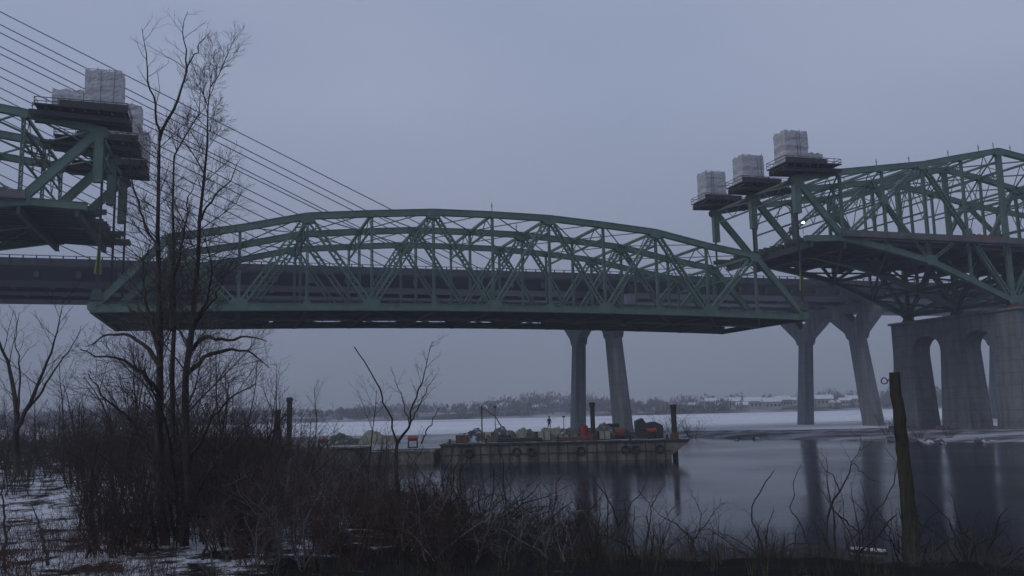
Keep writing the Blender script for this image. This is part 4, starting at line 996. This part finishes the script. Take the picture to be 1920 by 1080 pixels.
tree('riverside_shrub', 'gnarled wide shrub right of the leaning dead branch', [
    ([(1210, 1065), (1212, 1010), (1222, 960), (1215, 940), (1195, 915)], 0.05, 0.01, 0.4, 8, 2, 0.35),
    ([(1295, 1060), (1300, 1010), (1270, 985), (1235, 965), (1222, 950)], 0.045, 0.01, -0.5, 8, 2, 0.3),
    ([(1222, 950), (1235, 925), (1250, 900)], 0.025, 0.006, -0.5, 6, 2, 0.4),
    ([(1300, 1010), (1330, 975), (1345, 950), (1365, 940)], 0.03, 0.006, 0.5, 8, 2, 0.4),
    ([(1310, 1000), (1315, 960), (1300, 930), (1290, 910)], 0.025, 0.006, 0.5, 6, 2, 0.4)], 38, 15, cat='shrub')
tree('slender_sapling', 'single kinked dead stem rising from the water right of centre', [
    ([(1432, 1045), (1426, 1010), (1406, 968), (1416, 938), (1436, 905), (1451, 882)], 0.04, 0.02, 0.4, 2, 1, 0.06)], 38, 16, cat='dead stem')
tree('slender_sapling', 'wavy thin dead stem left of the forked riverside tree', [
    ([(1512, 1020), (1500, 978), (1482, 955), (1490, 925), (1487, 900), (1502, 872)], 0.028, 0.012, 0.4, 3, 1, 0.1)], 37, 17, cat='dead stem')
tree('riverside_tree', 'crooked bare riverside tree forking left of the mossy trunk', [
    ([(1546, 1060), (1548, 1000), (1556, 945), (1574, 920), (1588, 895), (1598, 865), (1618, 830), (1612, 815)], 0.07, 0.008, 0.5, 12, 2, 0.26),
    ([(1566, 1050), (1566, 965), (1556, 935), (1550, 900), (1552, 870), (1540, 850)], 0.05, 0.007, -0.5, 9, 2, 0.26),
    ([(1574, 920), (1562, 892), (1545, 880), (1535, 855)], 0.03, 0.006, 0.5, 7, 2, 0.35),
    ([(1566, 960), (1595, 985), (1618, 1000), (1620, 1050)], 0.035, 0.02, 0.5, 4, 1, 0.2),
    ([(1628, 1040), (1630, 975), (1608, 945), (1592, 930)], 0.04, 0.01, 1.0, 5, 2, 0.2),
    ([(1632, 970), (1660, 935), (1678, 905), (1682, 870), (1660, 840)], 0.035, 0.008, 0.5, 6, 2, 0.25),
    ([(1600, 868), (1625, 895), (1650, 905)], 0.02, 0.006, 0.5, 4, 1, 0.2)], 36, 18)
for i, (pp, Y_, lb) in enumerate([
    ([(165, 1080), (165, 1010), (168, 950), (160, 880)], 24, 'thin dark upright sapling over the snow patch at left'),
    ([(90, 1060), (82, 1010), (70, 970), (58, 945)], 22, 'short leaning dark sapling at the lower left'),
    ([(8, 1075), (10, 980), (6, 910), (12, 880)], 23, 'dark sapling at the lower left corner of the picture'),
    ([(380, 1050), (395, 1000), (412, 950), (432, 905)], 23, 'pale grey leaning stem at the foot of the tall tree')]):
    tree('sapling', lb, [(pp, 0.045, 0.01, 0.3, 9, 2, 0.25)], Y_, 60 + i, cat='sapling', kmat='twig' if i < 3 else 'twig_g')

# the standing dead trunk at right
p0 = at(1712, 1079, 24); gz0 = float(gz(p0.x, p0.y))
o = thing('dead_tree', (p0.x, p0.y, gz0), 'thick mossy standing dead trunk with a sawn top at right', 'dead tree')
pt = [at(1716, 1110, 24), at(1710, 1040, 24), at(1702, 940, 24.05), at(1694, 860, 24.1), at(1686, 780, 24.15), at(1679, 730, 24.2), at(1677, 698, 24.2)]
pt = [Vector((p0.x + 0.05, 24, gz0 - 0.4))] + pt
t_ = TW(5); pr = resample(np.array([tuple(v) for v in pt]), 30); pr[1:-1] += t_.r.normal(0, 0.008, pr[1:-1].shape)
rad = np.interp(np.linspace(0, 1, 30), [0, .15, .5, .8, .96, 1], [.34, .235, .18, .158, .145, .137]) * (1 + t_.r.normal(0, .03, 30))
b = MB(); b.tube([Vector(q) for q in pr], list(rad), 14, cap=True)
a = b.build('trunk', M['moss'], o, smooth=False)
b = MB(); c0 = at(1658, 714, 24.1); b.tube([c0 + Vector((0.085 * math.cos(k), 0.02 * math.sin(k * 2), 0.085 * math.sin(k))) for k in np.linspace(0, 6.1, 14)] + [at(1666, 712, 24.1), at(1673, 714, 24.15)], 0.016, 5); b.build('wire_loop', M['black'], o)
for q, ln, d in ((pr[14], 0.5, (1, 0, .5)), (pr[9], 0.7, (-1, .2, .6)), (pr[6], 0.9, (1, -.1, .9)), (pr[4], .7, (-1, 0, 1.2)), (pr[11], .3, (1, 0, -.4))):
    t_ = TW(int(ln * 10)); c = t_.curve(q, d, ln, 5, .2, .2); t_.tube(c, .03, .008, 'b', 5)
    a = t_.mesh('broken_branch', 'b', M['bark'], o); a.matrix_parent_inverse = Matrix.Translation((-p0.x, -p0.y, -gz0))
# snow dusted planks at the water edge
for i, (x0, x1, yy) in enumerate(((1597, 1628, 1027), (1632, 1658, 1030))):
    a = on(x0, yy, 0.12); e = on(x1, yy + 3, 0.12); b = MB(); b.bar(a, e, 0.32, 0.09); b.bar(a - UP * 0.1 + Vector((0, -.05, 0)), e - UP * 0.1 + (e - a) * 0.08, 0.36, 0.1, mi=1)
    tag(b.build('driftwood_plank', [M['plank'], M['bark']]), 'snow topped plank floating at the bank, the ' + ('longer left one' if i == 0 else 'shorter right one'), 'plank', 'snowy planks at the bank')

# thickets: masses of brush nobody could count
def shrub_unit(seed, h, stems, sp=0.5, kids=7, lev=2, wob=0.12, an=(0.4, 0.9), single=False):
    t = TW(seed)
    for i in range(stems):
        a = t.r.rand() * 6.28; d = np.array([math.cos(a) * sp * t.r.rand(), math.sin(a) * sp * t.r.rand(), 1.0])
        c = t.curve((math.cos(a) * 0.25, math.sin(a) * 0.25, -0.1), d, h * t.r.uniform(0.45, 1.15), 7, wob, 0.25)
        r_ = t.r.uniform(0.008, 0.028) * h / 3 * (1.8 if single else 1); t.tube(c, r_, r_ * 0.3, 'a', 4 if single else 3); t.kids(c, r_, lev, kids, 0.38, 'a', spread=an, start=0.12, wob=wob * 1.3)
    return np.concatenate(t.V['a']), np.concatenate(t.F['a'])
UNITS = [shrub_unit(100 + i, 3.0, 7 + i, 0.5 + 0.25 * (i % 3), 8, 2, 0.16, (0.4, 1.1)) for i in range(4)] + [shrub_unit(120 + i, 3.0, 5, 0.5, 7, 2, 0.22, (0.5, 1.3)) for i in range(3)]
TREES = [shrub_unit(160 + i, 5.0, 1 + i % 2, 0.25, 14, 3, 0.10, (0.4, 1.0), True) for i in range(4)]
GNARL = [shrub_unit(180 + i, 2.6, 3 + i % 3, 0.9, 6, 2, 0.30, (0.5, 1.3), True) for i in range(5)]
THIN = [shrub_unit(140 + i, 1.4, 8, 0.6, 5, 1, 0.2, (0.4, 1.2)) for i in range(4)]
def thicket(name, label, spots, m_, units, cat='undergrowth'):
    V_, F_, n_ = [], [], 0; r_ = np.random.RandomState(len(spots) + int(abs(spots[0][0]) * 7) % 97)
    for (x, y, s_) in spots:
        v, f = units[r_.randint(len(units))]; a = r_.rand() * 6.28; ca, sa = math.cos(a), math.sin(a)
        v2 = v * s_ * np.array([1, 1, r_.uniform(0.8, 1.15)]); v2 = np.stack([v2[:, 0] * ca - v2[:, 1] * sa, v2[:, 0] * sa + v2[:, 1] * ca, v2[:, 2]], 1)
        # thicker wood for far plants would look wrong, so radius simply scales with the plant
        v2 += np.array([x, y, float(gz(x, y))]); V_.append(v2); F_.append(f + n_); n_ += len(v)
    return tag(np_mesh(name, np.concatenate(V_), np.concatenate(F_), m_), label, cat, None, 'stuff')
def spots(n, px, Yr, s_, seed, land=0.3):
    r_ = np.random.RandomState(seed); o_ = []
    while len(o_) < n:
        Y_ = r_.uniform(*Yr); p = at(r_.uniform(*px), 780, Y_)
        if float(shore_d(np.array([p.x]), np.array([Y_]))[0]) < land: continue
        o_.append((p.x, Y_, r_.uniform(*s_)))
    return o_
thicket('thicket', 'tangled dark brush around the foot of the tall tree', spots(75, (190, 500), (24, 42), (0.8, 1.35), 1), M['twig'], UNITS)
thicket('thicket', 'tangle of small bare trees behind the tall tree', spots(46, (150, 520), (28, 60), (0.8, 1.45), 11, 1) + spots(26, (120, 490), (55, 95), (1.3, 1.9), 41, 1), M['twig'], TREES)
thicket('thicket', 'brown brush on the bank behind the left trees', spots(60, (330, 540), (42, 85), (1.0, 1.8), 2, 2) + spots(190, (-150, 540), (72, 112), (1.3, 2.4), 22, 2) + spots(26, (-120, 200), (50, 72), (0.8, 1.6), 23, 2), M['twig'], UNITS)
thicket('thicket', 'grey brown scrub along the left skyline', spots(110, (-250, 520), (95, 165), (1.2, 2.2), 3, 2), M['twig_r'], UNITS + TREES[:2])
thicket('thicket', 'reddish dark scrub in the lower middle left', spots(110, (430, 860), (20, 50), (0.5, 1.05), 4, 0.8), M['twig_r'], UNITS)
thicket('thicket', 'gnarled bare saplings standing in the scrub left of the water', spots(22, (480, 780), (30, 60), (0.7, 1.2), 12, 0.8) + spots(26, (470, 720), (55, 98), (1.0, 1.6), 32, 0.5), M['twig'], TREES + GNARL)
thicket('thicket', 'grey wispy brush veiling the left end of the pontoons', spots(30, (450, 740), (50, 100), (1.1, 1.8), 33, 0.5), M['twig_g'], UNITS[3:])
thicket('thicket', 'frosted pale twigs in the lower middle', spots(64, (500, 1080), (22, 46), (0.6, 1.15), 34, 0.4), M['twig_f'], UNITS[4:] + GNARL)
thicket('thicket', 'fine twiggy scrub before the dark water in the lower middle', spots(50, (760, 1120), (20, 41), (0.4, 0.85), 5, 0.4), M['twig'], UNITS)
thicket('thicket', 'crooked twigs reaching over the dark water', spots(44, (780, 1120), (26, 43), (0.7, 1.25), 13, 0.3) + spots(26, (1100, 1420), (28, 38), (0.6, 1.1), 43, 0.3), M['twig'], GNARL)
thicket('thicket', 'thin brush scattered over the snow patch at lower left', spots(120, (-60, 330), (15, 32), (0.5, 1.1), 6) + spots(60, (-60, 330), (32, 75), (0.6, 1.3), 66), M['twig_r'], THIN)
thicket('thicket', 'low twigs on the dark bank at lower right', spots(120, (1000, 1950), (20, 38), (0.3, 0.75), 7, 0.2), M['twig_g'], THIN)
thicket('thicket', 'crooked thin stems along the bank at the lower right edge', spots(34, (1400, 1950), (24, 36), (0.5, 1.05), 14, 0.3), M['twig'], GNARL)
thicket('thicket', 'pale grey stems in the lower middle left scrub', spots(34, (300, 760), (20, 36), (0.6, 1.1), 8), M['twig_g'], UNITS[4:])
# dead grass tufts on the banks
gr = np.random.RandomState(8); gv = []; 
while len(gv) < 60000:
    X_ = gr.uniform(-34, 24); Y_ = gr.uniform(13, 46)
    if gnoise(X_ * 1.1 + 5, Y_ * 1.1) < -0.25: continue
    if X_ < -7 and gr.rand() < 0.55: continue
    dd = float(shore_d(np.array([X_]), np.array([Y_]))[0])
    if dd < 0.1: continue
    z_ = float(gz(X_, Y_)); h_ = gr.uniform(0.12, 0.5) * (1.0 if dd > 1.5 else 0.7)
    for k in range(9):
        a_ = gr.rand() * 6.28; q_ = gr.uniform(0, 0.14); lx, ly = math.cos(a_), math.sin(a_); w_ = 0.008; hh = h_ * gr.uniform(.5, 1.1); ln_ = gr.uniform(.1, .6) * hh
        bx, by = X_ + lx * q_, Y_ + ly * q_
        gv += [(bx - ly * w_, by + lx * w_, z_ - .03), (bx + ly * w_, by - lx * w_, z_ - .03), (bx + lx * ln_, by + ly * ln_, z_ + hh)]
gv = np.array(gv)
tag(np_mesh('dead_grass', gv, np.arange(len(gv)).reshape(-1, 3), M['grass']), 'short dead grass and litter covering the dark river bank', 'grass', None, 'stuff')
# bushes of their own on the gravel bar and by the barge
def bush(px, Y_, s_, z, label, seed, m_='twig_r', w_=1.0):
    v, f = shrub_unit(seed, 3.0, 16, 0.9, 8); v = v * s_ * np.array([w_, 1, 1]); p = at(px, 790, Y_)
    o = np_mesh('bush', v, f, M[m_]); o.location = (p.x, p.y, z); tag(o, label, 'bush')
bush(1255, 190, 2.2, 0.2, 'rounded dark bush at the left tip of the gravel bar', 31, 'twig', 1.6)
bush(1297, 188, 1.5, 0.2, 'lower brown bush right of the barge end on the gravel bar', 32, 'twig_r', 2.0)
bush(1665, 162, 1.4, 0.5, 'small bush at the foot of the pale pier', 33, 'twig', 1.4)
bush(1720, 150, 1.2, 0.6, 'brown bush before the base of the massive pier', 34, 'twig_r', 1.6)
bush(1778, 148, 1.0, 0.6, 'small dark bush below the arched pier opening', 35, 'twig', 1.6)
tree('sapling', 'bare forked sapling behind the left part of the barge', [([(940, 822), (941, 800), (928, 780), (905, 765), (890, 758)], 0.12, 0.03, 1, 5, 2, 0.25), ([(941, 800), (950, 780), (965, 762)], 0.08, 0.02, 1, 4, 2, 0.3)][:1] +
     [([(1010, 805), (1012, 790), (990, 770), (972, 754)], 0.1, 0.03, 1, 3, 1, 0.2)][:0], 129, 41)
# ------------------------------------------------------------------ haze
mh = bpy.data.materials.new('haze'); mh.use_nodes = True; nt = mh.node_tree; nt.nodes.clear()
pv = N(nt, 'ShaderNodeVolumePrincipled'); pv.inputs['Color'].default_value = (0.86, 0.90, 1.0, 1); pv.inputs['Density'].default_value = 0.0006; pv.inputs['Anisotropy'].default_value = 0.0
oo = N(nt, 'ShaderNodeOutputMaterial'); nt.links.new(pv.outputs[0], oo.inputs['Volume'])
mb = MB(); mb.box(-1560, 1560, -120, 1360, -4.0, 175)
tag(mb.build('haze', mh), 'thin grey winter haze over the river', 'haze', None, 'stuff')

for o in bpy.data.objects:
    if '_o' in o: del o['_o']
